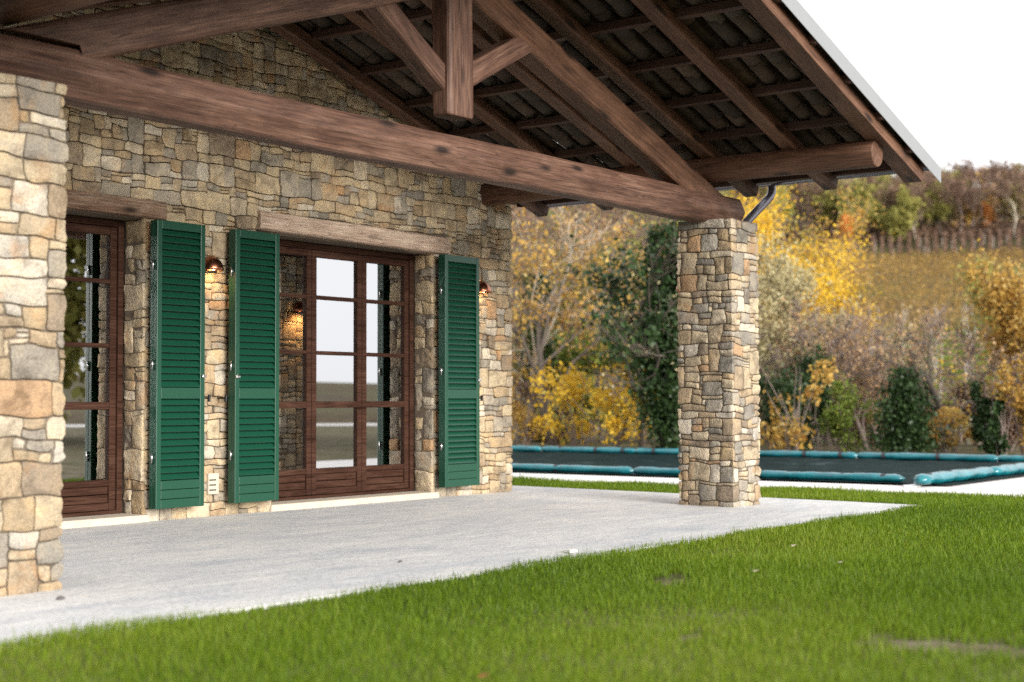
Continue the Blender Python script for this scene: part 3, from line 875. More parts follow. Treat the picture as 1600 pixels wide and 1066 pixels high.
ntb.links.new(ramp(ntb, noise(ntb, coords(ntb), 5, 5, .6), [(.35, (.003,.095,.12)), (.65, (.006,.16,.19))]), pb.inputs['Base Color'])
pb.inputs['Roughness'].default_value = .2; pb.inputs['Coat Weight'].default_value = .3
bump(ntb, pb, noise(ntb, coords(ntb, (2, 1, 1)), 14, 3, .5, 1.0), .35, .02)
mst = m_plain('strap', (.03,.025,.03), .7, var=.2)
def water_bag(p0, p1, seed, label, r=.064):
    t = thing('water_bag', ((p0[0]+p1[0])/2, (p0[1]+p1[1])/2, 0), label, 'water bag', 'water bags weighing down the pool cover')
    g = random.Random(seed); p0, p1 = Vector(p0), Vector(p1); d = p1 - p0; Ln = d.length; ax = d.normalized(); sd_ = Vector((-ax.y, ax.x, 0))
    n = 30; k = 14; V = []; F = []
    bands = [Ln * f for f in ((.12, .40, .78) if Ln > 1.6 else (.3, .7))]
    for i in range(n + 1):
        s = i / n; x = s * Ln
        e = min(s, 1 - s) * Ln
        rr_ = r * min(1, (.35 + .65 * min(1, e / .10) ** .6)); rr_ *= 1 + .04 * math.sin(x * 4 + seed) + .02 * math.sin(x * 17)
        for bb in bands: rr_ *= 1 - .10 * math.exp(-((x - bb) / .05) ** 2)
        for q in range(k):
            a = 2 * math.pi * q / k; ww = 1.18 if True else 1
            wr = 1 + .05 * math.sin(a * 3 + x * 9 + seed) + .03 * math.sin(x * 31 + a * 2)
            V.append(p0 + ax * x + sd_ * (rr_ * 1.25 * math.cos(a) * wr + .02 * math.sin(x * .9 + seed)) + Vector((0, 0, max(.008, r * .78 + rr_ * .86 * math.sin(a) * wr))))
    for i in range(n):
        for q in range(k): F.append((i*k+q, i*k+(q+1) % k, (i+1)*k+(q+1) % k, (i+1)*k+q))
    F.append(tuple(range(k-1, -1, -1))); F.append(tuple(n*k + q for q in range(k)))
    mk('bag', V, F, mb, t, True)
    for bb in bands:
        c = p0 + ax * bb; V = []; F = []
        for sh in (-.03, .03):
            for q in range(k):
                a = 2 * math.pi * q / k; V.append(c + ax * (sh + .02 * math.sin(a)) + sd_ * (r * 1.22 * math.cos(a)) + Vector((0, 0, max(.004, r * .78 + r * .85 * math.sin(a)))))
        for q in range(k): F.append((q, (q+1) % k, k + (q+1) % k, k + q))
        mk('strap', V, F, mst, t, True)
z_ = .012
for i, (a, c, lab) in enumerate(((6.98, 8.93, 'teal water bag on the near pool edge ending at the open white corner'), (8.9, 10.78, 'teal water bag on the near pool edge half hidden behind the pillar'),
                                 (10.74, 13.9, 'teal water bag on the near pool edge between house corner and pillar'))):
    water_bag((17.12, a, z_), (17.16, c, z_), i, lab)
for i, (a, c, lab) in enumerate(((16.62, 19.1, 'pale lit water bag along the short pool side, nearest the lawn'), (19.03, 21.3, 'teal water bag midway along the short pool side'), (21.23, 23.5, 'teal water bag at the far end of the short pool side'))):
    water_bag((a, 6.62, z_), (c, 6.66, z_), 10 + i, lab, .085)
fl = ['teal water bag on the far pool edge at its far right corner', 'teal water bag on the far pool edge, long one right of the overlap', 'teal water bag on the far pool edge just right of the pillar', 'teal water bag on the far pool edge behind the pillar', 'teal water bag on the far pool edge just left of the pillar', 'teal water bag on the far pool edge by the house corner']
for i, (a, c) in enumerate(((6.6, 8.12), (8.05, 10.5), (10.43, 12.8), (12.73, 14.85), (14.78, 16.95), (16.9, 19.6))):
    water_bag((23.62 - .02 * (i % 2), a, z_), (23.66, c, z_), 20 + i, fl[i], .072)
b = MB(); b.add([(16.55,6.75,.004),(17.0,6.95,.004),(17.0,6.7,.03),(16.72,6.62,.006),(16.55,6.75,.0),(17.0,6.95,.0),(17.0,6.7,.024),(16.72,6.62,.0)], [(0,1,2,3),(7,6,5,4),(0,4,5,1),(1,5,6,2),(2,6,7,3),(3,7,4,0)])
b.build('cover_flap', m_plain('white_sheet', (.75,.75,.76), .5, var=.03), POOL)

# ------------------------------------------------------------------ grass
def make_grass():
    g = np.random.default_rng(4)
    def inview(x, y, m=60):
        v = np.stack([x, y, np.full_like(x, -1.0)], -1); d = v @ np.array(cf)
        ux = 800 + 2350 * (v @ np.array(cr)) / d; uy = 533 - 2350 * (v @ np.array(cu_)) / d
        return (d > .5) & (ux > -m) & (ux < 1600 + m) & (uy < 1066 + 150)
    n = 2300000
    x = g.uniform(2.0, 17.0, n); y = g.uniform(-1.0, 16, n)
    d = x * cf.x + y * cf.y
    def edge(x): return 5.44 + .035 * np.sin(x * 1.7) + .03 * np.sin(x * 4.3 + 1)
    strip = (x > 13.76 + .04 * np.sin(y * 2)) & (x < 15.66 + .05 * np.sin(y * 1.9))
    front = (y < edge(x)) & ((x < 15.66 + .05 * np.sin(y * 1.9)) | (y < 2.0))
    ok = (strip | front) & inview(x, y)
    # thin out: density target per m2 falls with distance
    cl = .5 + .5 * np.sin(x * 2.3 + np.sin(y * 1.9) * 1.3) * np.sin(y * 2.9 + x)
    keep = g.random(n) < np.clip(1.15 * (7.5 / d), .3, 1) * (.82 + .18 * cl)
    bare = np.zeros(n, bool)
    for (bx, by, ra, rb, an) in ((7.32, 4.35, .26, .10, .5), (6.05, 2.22, .42, .15, -1.3), (6.12, 2.62, .10, .06, 0), (8.4, 4.3, .10, .05, .3), (5.62, 3.25, .12, .05, .2), (14.3, 7.6, .25, .12, .3)):
        c_, s_ = math.cos(an), math.sin(an); qx = (x - bx) * c_ + (y - by) * s_; qy = -(x - bx) * s_ + (y - by) * c_
        q = (qx / ra) ** 2 + (qy / rb) ** 2 + .5 * np.sin(x * 23) * np.sin(y * 27)
        bare |= (q < 1) & (g.random(n) < .93)
    ok &= keep & ~bare
    x, y, d, cl = x[ok], y[ok], d[ok], cl[ok]; n = len(x)
    hgt = g.uniform(.022, .055, n) * (.72 + .5 * cl) * np.clip(1.0, 0, 1); tall = g.random(n) < .05; hgt[tall] *= 1.7
    w_ = g.uniform(.0011, .0021, n) * np.clip(d / 7, 1, 2.2)
    az = g.uniform(0, 2 * np.pi, n); lean = g.uniform(.05, .45, n) * hgt; la = g.uniform(0, 2*np.pi, n)
    bx = np.stack([np.cos(az) * w_, np.sin(az) * w_, np.zeros(n)], -1)
    base = np.stack([x, y, -.018 + .007 * np.sin(x * 1.9 + np.sin(y * 1.3)) + .006 * np.sin(y * 3.1 + x)], -1); ld = np.stack([np.cos(la) * lean, np.sin(la) * lean, np.zeros(n)], -1); up = np.stack([np.zeros(n), np.zeros(n), hgt], -1)
    mid = base + ld * .35 + up * .58; tip = base + ld + up
    V = np.stack([base - bx, base + bx, mid - bx * .8, mid + bx * .8, tip], 1).reshape(-1, 3)
    i5 = np.arange(n)[:, None] * 5
    T = np.concatenate([i5 + np.array([[0, 1, 3]]), i5 + np.array([[0, 3, 2]]), i5 + np.array([[2, 3, 4]])], 0)
    patch = .5 + .25 * np.sin(x * 1.1 + y * .7) + .25 * np.sin(y * 2.1 - x * .9)
    tint = np.clip(g.normal(.45, .24, n) + .45 * (patch - .5), 0, 1)
    m = m_leaf('grass_blade', [(.052,.098,.005), (.100,.170,.006), (.150,.226,.009), (.23,.265,.035)], .4, .5)
    o = mk('lawn_grass', V, T, m, None, False, {'tint': np.repeat(tint, 5)})
    tag(o, 'bright green lawn grass in front of the terrace', None, None, 'stuff'); print('blades', n)
make_grass()
# loose bits on terrace and lawn
b = MB(); V = [(0,0,0),(.10,.01,0),(.13,.06,0),(.03,.07,0)]; V = [(8.10+x, 5.58+y, .010) for x, y, z in V] + [(8.11+x*.9, 5.585+y*.9, .026) for x, y, z in V]
b.add(V, [(3,2,1,0),(4,5,6,7),(0,1,5,4),(1,2,6,5),(2,3,7,6),(3,0,4,7)])
tag(b.build('stone_chip', m_plain('white_chip', (.68,.66,.62), .8, var=.05)), 'flat white stone chip on the terrace edge by the grass', 'stone')
for i, (x, y, s, lab) in enumerate(((4.72, 6.35, .024, 'dark pebble on the terrace at the foot of the left pillar'), (7.02, 6.1, .016, 'small brown pebble on the open middle of the terrace'))):
    V = []; F = []
    for j in range(4):
        for k in range(8):
            a = k * math.pi / 4; q = s * (1, .95, .6, .2)[j] * random.uniform(.85, 1.15); V.append((x + q * math.cos(a), y + q * .8 * math.sin(a), .016 + s * (0, .25, .5, .6)[j]))
    for j in range(3):
        for k in range(8): F.append((j*8+k, j*8+(k+1) % 8, j*8+8+(k+1) % 8, j*8+8+k))
    F.append(tuple(24 + k for k in range(8)))
    tag(mk('pebble', V, F, m_plain('pebble', (.09,.08,.075), .9, var=.2), None, True), lab, 'pebble')

LM_red = m_leaf('red_fallen_leaf', [(.20,.06,.03), (.26,.09,.04)], .2)
mleaf = m_leaf('fallen_leaf', [(.50,.44,.36), (.42,.34,.24)], .2)
for x, y, lab, c in [(9.25, 4.55, 'pale fallen leaf on the lawn near the terrace edge', 0), (7.75, 4.05, 'pale curled leaf on the open lawn beyond the bare patch', .5), (8.45, 3.85, 'small whitish leaf lying in the middle of the lawn', .2), (4.25, 3.3, 'reddish fallen leaf in the near grass', 1)]:
    q = .028; V = [(x - q, y, .022), (x - q*.3, y + q*.7, .030), (x + q, y + q*.2, .026), (x + q*.1, y - q*.6, .034), (x - q, y, .0205), (x - q*.3, y + q*.7, .0285), (x + q, y + q*.2, .0245), (x + q*.1, y - q*.6, .0325)]
    o = mk('fallen_leaf', V, [(0,1,2,3)[::-1], (4,5,6,7), (0,1,5,4), (1,2,6,5), (2,3,7,6), (3,0,4,7)], mleaf if c < 1 else LM_red, None, False, {'tint': [c] * 8}); tag(o, lab, 'leaf')

d_ = Vector((.73, -.68, 0)); n_ = Vector((.68, .73, 0)); c0 = Vector((10.4, 9.85, 0)) + d_ * 52
b = MB(); V = [c0 - n_ * 26 - d_ * 3, c0 + n_ * 26 - d_ * 3, c0 + n_ * 26 + d_ * 3, c0 - n_ * 26 + d_ * 3]
b.add([(v.x, v.y, -.012) for v in V] + [(v.x, v.y, -.2) for v in V], [(0,1,2,3), (0,4,5,1), (1,5,6,2), (2,6,7,3), (3,7,4,0)])
tag(b.build('gravel_path', M['pave']), 'pale gravel path far across the garden, mirrored in the door', None, None, 'structure')

# ------------------------------------------------------------------ trees
def grow(seed, h_, spread, levels=4, r0=.12, nb=(3, 5), lean=(0, 0), first=.25, upb=.35, crook=.18):
    g = random.Random(seed); segs = []; tips = []; h = h_ * .66; r0 *= .72
    def br(p, d, ln, r, lev):
        n = max(3, 6 - lev); pts = [p.copy()]; rs = [r]
        for i in range(n):
            d = (d + Vector((g.gauss(0, crook), g.gauss(0, crook), g.gauss(0, crook * .6) + upb * .12))).normalized()
            p = p + d * ln / n; pts.append(p.copy()); rs.append(max(.007, r * (1 - (i + 1) / n * .62)))
        segs.append((pts, rs, lev))
        if lev >= 2: tips.extend(pts[1:])
        if lev + 1 < levels:
            m_ = g.randint(*nb) + (3 if lev == 0 else 0)
            for q in range(m_):
                t = first + (1 - first) * (q + g.random()) / m_ if lev == 0 else .25 + .75 * g.random()
                f = t * n; i = min(n - 1, int(f)); pp_ = pts[i].lerp(pts[i+1], f - i); rr_ = rs[i] * (1 - (f - i)) + rs[i+1] * (f - i)
                dd = (pts[i+1] - pts[i]).normalized(); a = g.uniform(0, 6.28); o = Vector((math.cos(a), math.sin(a), 0)); o = (o - dd * o.dot(dd)).normalized()
                nd = (dd * g.uniform(.45, .9) + o * g.uniform(.6, 1.0) * spread + Vector((0, 0, upb * .4))).normalized()
                br(pp_, nd, ln * g.uniform(.38, .62) * (1.1 if lev == 0 else 1), rr_ * .62, lev + 1)
        elif lev < 2: tips.extend(pts[1:])
    br(Vector((0, 0, -.15)), Vector((lean[0], lean[1], 1)).normalized(), h, r0, 0)
    top = max(p.z for pts, rs, lev in segs for p in pts); kz = h_ / top
    segs = [([p * kz for p in pts], rs, lev) for pts, rs, lev in segs]; tips = [t * kz for t in tips]
    b = MB()
    for pts, rs, lev in segs: b.tube(pts, rs, 7 if lev == 0 else (5 if lev == 1 else 3), cap=False)
    return b, np.array([tuple(t) for t in tips])

def leaves_geo(C, size, seed, drop=.0, aspect=.65, jit=.8):
    g = np.random.default_rng(seed); n = len(C)
    C = C + np.array([0, 0, -drop])
    a = g.normal(size=(n, 3)); a /= np.linalg.norm(a, axis=1)[:, None]; b_ = g.normal(size=(n, 3)); b_ -= a * (a * b_).sum(1)[:, None]; b_ /= np.linalg.norm(b_, axis=1)[:, None]
    s = size * g.uniform(1 - .5 * jit, 1 + .5 * jit, n)[:, None]
    V = np.stack([C - a * s * .5, C + b_ * s * aspect * .5, C + a * s * .5, C - b_ * s * aspect * .5], 1).reshape(-1, 3)
    F = np.arange(n * 4).reshape(n, 4)
    t = np.repeat(np.clip(g.normal(.5, .25, n), 0, 1), 4)
    return V, F, t

LM = {
 'gold': m_leaf('gold_leaf', [(0.307,0.154,0.038), (0.461,0.269,0.058), (0.563,0.371,0.090), (0.486,0.384,0.166)], .4),
 'yellow': m_leaf('yellow_leaf', [(0.435,0.256,0.026), (0.691,0.435,0.032), (0.794,0.538,0.051), (0.563,0.461,0.128)], .4),
 'orange': m_leaf('orange_leaf', [(0.461,0.128,0.026), (0.640,0.256,0.051), (0.704,0.384,0.102)], .4),
 'ivy': m_leaf('ivy_leaf', [(0.013,0.028,0.009), (0.026,0.054,0.015), (0.051,0.090,0.028)], .15, .4),
 'olive': m_leaf('olive_leaf', [(0.166,0.166,0.038), (0.269,0.256,0.064), (0.410,0.358,0.102)], .35),
 'beige': m_leaf('beige_leaf', [(0.307,0.256,0.128), (0.461,0.397,0.218), (0.589,0.525,0.307)], .35),
 'green': m_leaf('green_leaf', [(0.090,0.141,0.026), (0.166,0.230,0.038), (0.307,0.320,0.064)], .35),
 'brown': m_leaf('brown_leaf', [(0.096,0.058,0.045), (0.166,0.102,0.070), (0.269,0.166,0.102)], .3),
 'peach': m_leaf('peach_leaf', [(0.269,0.160,0.090), (0.410,0.256,0.128), (0.538,0.371,0.205)], .35),
}
M['bark'] = m_plain('grey_bark', (.12,.095,.075), .95, var=.35, vscale=6, bmp=.5)
M['bark_dark'] = m_plain('dark_bark', (.06,.048,.038), .95, var=.35, vscale=6, bmp=.5)
M['bark_pale'] = m_plain('pale_bark', (.42,.37,.29), .9, var=.25, vscale=5, bmp=.3)
M['twig'] = m_plain('mauve_twig', (.22,.17,.145), .95, var=.25, vscale=3)

def tree(name, loc, label, cat, seed, h, spread, leaf, nleaf, size, bark='bark', sig=.22, levels=4, r0=.12, zmin=0, group=None, lean=(0,0), first=.25, nb=(3,5), crown='crown', extra=None, upb=.35):
    t = thing(name, loc, label, cat, group)
    b, tips = grow(seed, h, spread, levels, r0, nb, lean, first, upb)
    o = b.build('trunk', M[bark], None, True); o.parent = t
    if nleaf:
        g = np.random.default_rng(seed); T = tips[tips[:, 2] > zmin] if zmin else tips
        C = T[g.integers(0, len(T), nleaf)] + g.normal(0, sig * .42, (nleaf, 3)) * g.choice([.5, 1, 1.8], (nleaf, 1))
        C = C[C[:, 2] > .05]
        V, F, tt = leaves_geo(C, size, seed)
        o = mk(crown, V, F, LM[leaf], None, False, {'tint': tt}); o.parent = t
    if extra:
        for (lf, n2, sz, fn) in extra:
            C = fn(np.random.default_rng(seed + 5), n2); V, F, tt = leaves_geo(C, sz, seed + 1)
            o = mk('ivy' if lf == 'ivy' else 'foliage', V, F, LM[lf], None, False, {'tint': tt}); o.parent = t
    return t

def blob(g, n, c, r, shell=.55):
    """leaf positions through an uneven clump built from overlapping lumps"""
    k = max(6, n // 190); cc = g.normal(size=(k, 3)); cc /= np.linalg.norm(cc, axis=1)[:, None]; cc *= g.uniform(.15, 1.0, (k, 1)) ** .8
    idx = g.integers(0, k, n); d = g.normal(size=(n, 3)); d /= np.linalg.norm(d, axis=1)[:, None]
    P = cc[idx] + d * (g.uniform(.14, .38, (k, 1))[idx]) * g.uniform(.4, 1.0, (n, 1)) ** .7 + g.normal(0, .13, (n, 3)) * (g.random((n, 1)) < .45)
    P = np.array(c) + P * np.array(r); return P[P[:, 2] > .03]

def shrub(name, loc, label, cat, seed, leaf, n, size, r, group=None, stems=True, bark='twig', stemn=9):
    t = thing(name, loc, label, cat, group); g = np.random.default_rng(seed)
    C = blob(g, n, (0, 0, r[2] * .92), r)
    V, F, tt = leaves_geo(C, size, seed); o = mk('foliage', V, F, LM[leaf], None, False, {'tint': tt}); o.parent = t
    b = MB()
    for q in range(stemn):
        a = g.uniform(0, 6.28); e = g.uniform(.2, .9); top = Vector((r[0] * e * math.cos(a), r[1] * e * math.sin(a), r[2] * g.uniform(.8, 1.75)))
        pts = [Vector((.1 * math.cos(a), .1 * math.sin(a), -.1)), top * .4 + Vector((g.normal(0, .08), g.normal(0, .08), .1)), top]
        b.tube(pts, [.018, .011, .004], 4, cap=False)
    o = b.build('stem', M[bark], None, True); o.parent = t
    return t

def at(xp, X):               # garden point seen under a given photo column, at distance X along the house front
    d = (xp - 800) / 2350 * np.array(cr) + np.array(cf); k = X / d[0]
    return (X, float(d[1] * k), -.03)

# --- row of trees just beyond the pool, left to right
tree('maple_tree', at(868, 28), 'grey trunked tree with sparse orange yellow leaves between house corner and pillar', 'tree', 3, 5.9, 1.0, 'gold', 2600, .115, 'bark', .30, 4, .15, 0, None, (-.05, .12), .18, (4, 6))
tree('maple_tree', at(820, 30), 'slender grey tree with few orange leaves close to the house corner', 'tree', 14, 6.3, .9, 'peach', 1875, .085, 'bark_pale', .35, 4, .11, 0, None, (0, -.2), .15, (4, 6))
tree('bare_tree', at(845, 30.5), 'dark trunk wrapped in ivy behind the orange leaved tree', 'tree', 8, 5.3, .9, 'gold', 875, .085, 'bark_dark', .4, 4, .16, 0, None, (0, .05), .3, (3, 5), 'crown',
     [('ivy', 4420, .085, lambda g, n: np.stack([g.normal(0, .22, n), g.normal(0, .22, n), g.uniform(0, 4.2, n)], -1) * np.array([1, 1, 1]))])
shrub('yellow_shrub', at(955, 27.2), 'bright yellow leaved shrub behind the pool next to the ivy mass', 'shrub', 5, 'yellow', 1700, .10, (1.55, 1.5, 1.35))
shrub('yellow_shrub', at(905, 27.6), 'loose yellow shrub at the foot of the orange leaved tree', 'shrub', 6, 'yellow', 800, .10, (1.2, 1.2, 1.1))
shrub('golden_shrub', at(815, 27), 'low golden shrub behind the pool at the house corner', 'shrub', 16, 'gold', 1375, .085, (1.0, 1.1, .9))
tree('ivy_tree', at(1040, 26.8), 'tall ivy covered tree directly left of the terrace pillar', 'tree', 21, 4.3, .7, 'ivy', 2500, .13, 'bark_dark', .45, 4, .15, 0, None, (0, 0), .2, (3, 5), 'crown',
     [('ivy', 18700, .085, lambda g, n: blob(g, n, (0, 0, 1.6), (.62, .62, 1.75))), ('ivy', 8500, .085, lambda g, n: blob(g, n, (.2, -.1, 3.6), (.55, .6, 1.2)))])
tree('bare_tree', at(1000, 27.8), 'tangled bare grey twigs hanging over the ivy beside the pillar', 'tree', 33, 5.3, 1.1, 'beige', 200, .07, 'bark', .3, 5, .09, 0, None, (.05, -.05), .2, (3, 5))
# --- right of the pillar
shrub('ivy_bush', at(1225, 27.6), 'dark ivy bush immediately right of the terrace pillar', 'shrub', 41, 'ivy', 5200, .075, (.62, .7, .95))
shrub('ivy_bush', at(1270, 28.6), 'dark green ivy clump under the pale feathery tree', 'shrub', 42, 'ivy', 3600, .075, (.5, .55, 1.25))
shrub('golden_shrub', at(1238, 26.4), 'golden brown shrub in front of the dark ivy by the pillar', 'shrub', 43, 'gold', 700, .10, (.8, .9, 1.0))
tree('poplar_tree', at(1225, 31), 'pale feathery beige tree right of the terrace pillar', 'tree', 51, 4.8, 0.5, 'beige', 6500, .085, 'bark', .38, 5, .12, 0, None, (0, 0), .15, (3, 5))
tree('poplar_tree', at(1262, 33), 'beige feathery tree with mottled bare twigs behind the ivy', 'tree', 52, 4.4, 0.55, 'beige', 5000, .085, 'bark', .36, 5, .11, 0, None, (0, 0), .15, (3, 5))
tree('golden_tree', at(1240, 44), 'tall golden tree with bare top under the porch log', 'tree', 61, 7.9, 0.55, 'yellow', 11000, .10, 'twig', .5, 5, .2, 0, None, (0, 0), .3, (3, 5))
tree('golden_tree', at(1195, 45), 'tall golden tree partly behind the downpipe', 'tree', 62, 8.0, 0.55, 'gold', 9000, .10, 'twig', .5, 5, .2, 0, None, (0, 0), .3, (3, 5))
tree('yellow_tree', at(1325, 37), 'vivid yellow tree in the middle of the right hand view', 'tree', 71, 5.5, .65, 'yellow', 12000, .085, 'bark', .36, 5, .13, 2.6, None, (0, 0), .35, (3, 5))
tree('yellow_tree', at(1290, 40), 'yellow tree crowding behind the vivid yellow one', 'tree', 72, 5.2, .6, 'yellow', 6500, .085, 'bark', .4, 5, .13, 2.4, None, (0, 0), .35, (3, 5))
shrub('round_bush', at(1318, 27.5), 'small round yellow green bush behind the pool cover', 'shrub', 81, 'green', 2600, .07, (.62, .7, .75))
shrub('beech_shrub', at(1352, 31), 'orange brown shrub with thin upright stems', 'shrub', 82, 'peach', 1000, .09, (.7, .8, 1.15), stemn=16)
tree('bare_tree', at(1352, 30), 'thin bare sapling among orange brown leaves', 'tree', 83, 2.7, 0.6, 'peach', 650, .075, 'twig', .3, 5, 0.090, 0, None, (0, 0), .2, (3, 5))
tree('bare_tree', at(1392, 33), 'bare grey sapling left of the ivy cone', 'tree', 84, 2.9, 0.6, 'beige', 550, .075, 'twig', .3, 5, 0.090, 0, None, (0, 0), .2, (3, 5))
tree('ivy_tree', at(1412, 27.4), 'ivy cone on a small trunk behind the near end of the pool', 'tree', 85, 2.1, 0.5, None, 0, .1, 'bark', .3, 4, .08, 0, None, (0, -.05), .35, (2, 4), 'crown',
     [('ivy', 5200, .085, lambda g, n: (lambda z: np.stack([g.normal(0, 1, n) * (.30 - .15 * z / 1.5), g.normal(0, 1, n) * (.30 - .15 * z / 1.5), z + .05], -1))(g.beta(1.1, 1.5, n) * 1.6))])
tree('bare_tree', at(1460, 30), 'leaning bare tree with a long forked bough right of the ivy cone', 'tree', 86, 2.6, 1.0, 'peach', 380, .075, 'bark_dark', .3, 5, 0.150, 0, None, (0, -.25), .2, (3, 4))
tree('bare_tree', at(1500, 36), 'slight bare tree with a few yellow leaves before the vineyard', 'tree', 87, 2.3, 0.6, 'yellow', 200, .075, 'twig', .35, 5, 0.105, 0, None, (0, 0), .2, (3, 5))
tree('bare_tree', at(1408, 38), 'grey bare tree far behind the ivy cone before the vineyard', 'tree', 88, 3.4, 0.6, 'peach', 420, .075, 'twig', .35, 5, 0.120, 0, None, (0, 0), .25, (3, 5))
shrub('beech_shrub', at(1480, 28.5), 'brown gold leafy shrub between ivy cone and ivy stumps', 'shrub', 89, 'gold', 800, .085, (.8, .9, .5), stemn=14)
shrub('ivy_bush', at(1540, 28.2), 'upright dark ivy stump near the right edge', 'shrub', 90, 'ivy', 1900, .09, (.32, .34, .75))
shrub('ivy_bush', at(1562, 27.4), 'squat dark ivy stump behind the far pool corner', 'shrub', 91, 'ivy', 1300, .09, (.3, .3, .55))
shrub('beech_shrub', at(1572, 30), 'russet brown shrub behind the ivy stumps', 'shrub', 92, 'brown', 2200, .09, (.7, .8, .8), stemn=14)
tree('golden_tree', at(1596, 33), 'golden yellow tree at the right edge of the picture', 'tree', 93, 4.1, .45, 'gold', 6000, .10, 'bark', .36, 5, .12, 1.4, None, (0, 0), .3, (3, 5))
tree('golden_tree', at(1590, 60), 'olive gold tree rising at the right edge before the vineyard', 'tree', 94, 6.6, .38, 'olive', 5000, .16, 'bark', .5, 5, .18, 0, None, (0, 0), .3, (3, 5))
shrub('golden_shrub', at(1606, 28), 'orange gold shrub cut off by the right edge', 'shrub', 95, 'gold', 2600, .09, (.5, .5, 1.0))
# --- second layer that fills the gaps behind
def copy_tree(src, loc, label=None, rot=0, s=1, name=None, group=None):
    c = src.copy(); COL.objects.link(c); c.location = loc; c.rotation_euler = (0, 0, rot); c.scale = (s, s, s)
    if name: c.name = name
    if label: c['label'] = label
    if group: c['group'] = group
    for ch in list(src.children):
        d = ch.copy(); COL.objects.link(d); d.parent = c
    return c
saps = [o for o in bpy.data.objects if o.name.startswith('bare_tree') and o.get('label', '').startswith(('thin bare', 'bare grey', 'grey bare'))]
for i, (xp, X_, k, sc_, lab) in enumerate(((1296, 31, 0, 1.15, 'half bare sapling in front of the second yellow tree'), (1312, 34, 1, 1.2, 'half bare sapling just left of the vivid yellow tree'), (1340, 33, 2, .95, 'half bare sapling behind the round bush'),
        (1372, 31, 0, 1.05, 'half bare sapling left of the bare grey one'), (1384, 35, 2, 1.0, 'tall half bare sapling behind the ivy cone'), (1405, 36, 0, 1.3, 'slim half bare sapling straight above the ivy cone'),
        
        (1555, 33, 0, 1.1, 'half bare sapling behind the upright ivy stump'),
        (1262, 30, 0, 1.25, 'half bare sapling among the ivy right of the pillar'), (1208, 30, 1, 1.3, 'half bare sapling close beside the terrace pillar'))):
    c_ = saps[k % len(saps)]; cp = c_.copy(); COL.objects.link(cp); cp.location = at(xp, X_); cp.rotation_euler = (0, 0, i * 2.1); cp.scale = (sc_,) * 3; cp['label'] = lab; cp['group'] = 'half bare saplings behind the pool'
    for ch in list(c_.children):
        d_ = ch.copy(); COL.objects.link(d_); d_.parent = cp
gB = 'trees in the copse behind the pool'
protos = [tree('copse_tree', at(930, 42), 'brown copse tree seen through the porch opening', 'tree', 101, 9.5, .8, 'brown', 4500, .12, 'twig', .5, 5, .2, 0, gB, (0, 0), .15, (3, 5)),
          tree('copse_tree', at(1000, 40), 'olive copse tree behind the ivy covered tree', 'tree', 102, 9.0, .8, 'olive', 5000, .12, 'bark', .55, 5, .2, 0, gB, (0, 0), .12, (3, 5)),
          tree('copse_tree', at(800, 40), 'pale brown copse tree behind the house corner', 'tree', 103, 9.8, .85, 'peach', 4500, .12, 'bark', .55, 5, .2, 0, gB, (0, 0), .12, (3, 5))]
spots = [(870, 46, 1, 1.0, 'olive copse tree far behind the grey trunked maple'), (970, 50, 2, 1.05, 'pale brown copse tree above the yellow shrub'), (1050, 47, 0, .95, 'brown copse tree hidden by the ivy and pillar'),
         (840, 52, 0, 1.1, 'brown copse tree behind the slender grey maple'), (905, 56, 1, 1.2, 'olive copse tree at the back of the porch opening'), (1110, 44, 1, 1.0, 'olive copse tree hidden behind the terrace pillar'), (760, 48, 2, 1.1, 'pale brown copse tree hidden behind the house corner')]
for i, (xp, X_, k, s, lab) in enumerate(spots): copy_tree(protos[k], at(xp, X_), lab, i * 1.3, s, None, gB)
gS = 'shrubs along the back of the pool garden'
sh0 = shrub('border_shrub', at(1290, 33), 'low olive border shrub left of the round bush', 'shrub', 120, 'olive', 1500, .10, (1.0, 1.2, .8), gS)
sh1 = shrub('border_shrub', at(890, 33), 'low green border shrub behind the grey maple trunk', 'shrub', 121, 'green', 1500, .10, (1.0, 1.2, .9), gS)
sh2 = shrub('border_shrub', at(1400, 32), 'low brown border shrub behind the ivy cone', 'shrub', 122, 'brown', 1500, .10, (1.0, 1.2, .8), gS)
for i, (xp, X_, s_, k, lab) in enumerate(((825, 32, sh1, 1.9, 'green border shrub nearest the house corner'), (960, 33, sh1, 2.0, 'green border shrub behind the bright yellow shrub'), (1010, 31, sh1, 1.7, 'green border shrub left of the ivy tree foot'),
     (1340, 33, sh2, 1.2, 'low brown border shrub behind the round bush'), (1450, 33, sh2, 1.1, 'low brown border shrub under the leaning bare tree'), (1515, 33, sh0, 1.0, 'low olive border shrub left of the ivy stumps'),
     (1200, 34, sh0, 1.5, 'low olive border shrub behind the dark ivy bush'), (930, 31, sh0, 1.7, 'olive border shrub between two yellow shrubs'), (860, 29.5, sh2, 1.1, 'low brown border shrub at the grey maple root'), (1590, 32, sh2, 1.2, 'low brown border shrub at the right edge'))):
    copy_tree(s_, at(xp, X_), lab, i * 1.1, k, None, gS)
# trees across the lawn, seen only mirrored in the left door
gR = 'dark trees across the garden mirrored in the door glass'
r0_ = tree('garden_tree', (24, -13, -.03), 'dense dark tree across the lawn, mirrored in the left door', 'tree', 130, 9, .9, 'olive', 12000, .30, 'bark_dark', .8, 4, .25, 0, gR, (0, 0), .15, (4, 6))
for i, (x, y, s) in enumerate(((21.5, -14.5, .8), (26.5, -17, 1.0), (19.5, -16.5, .85), (23.5, -19.5, 1.0))):
    copy_tree(r0_, (x, y, -.03), None, i * 1.7, s, None, gR)

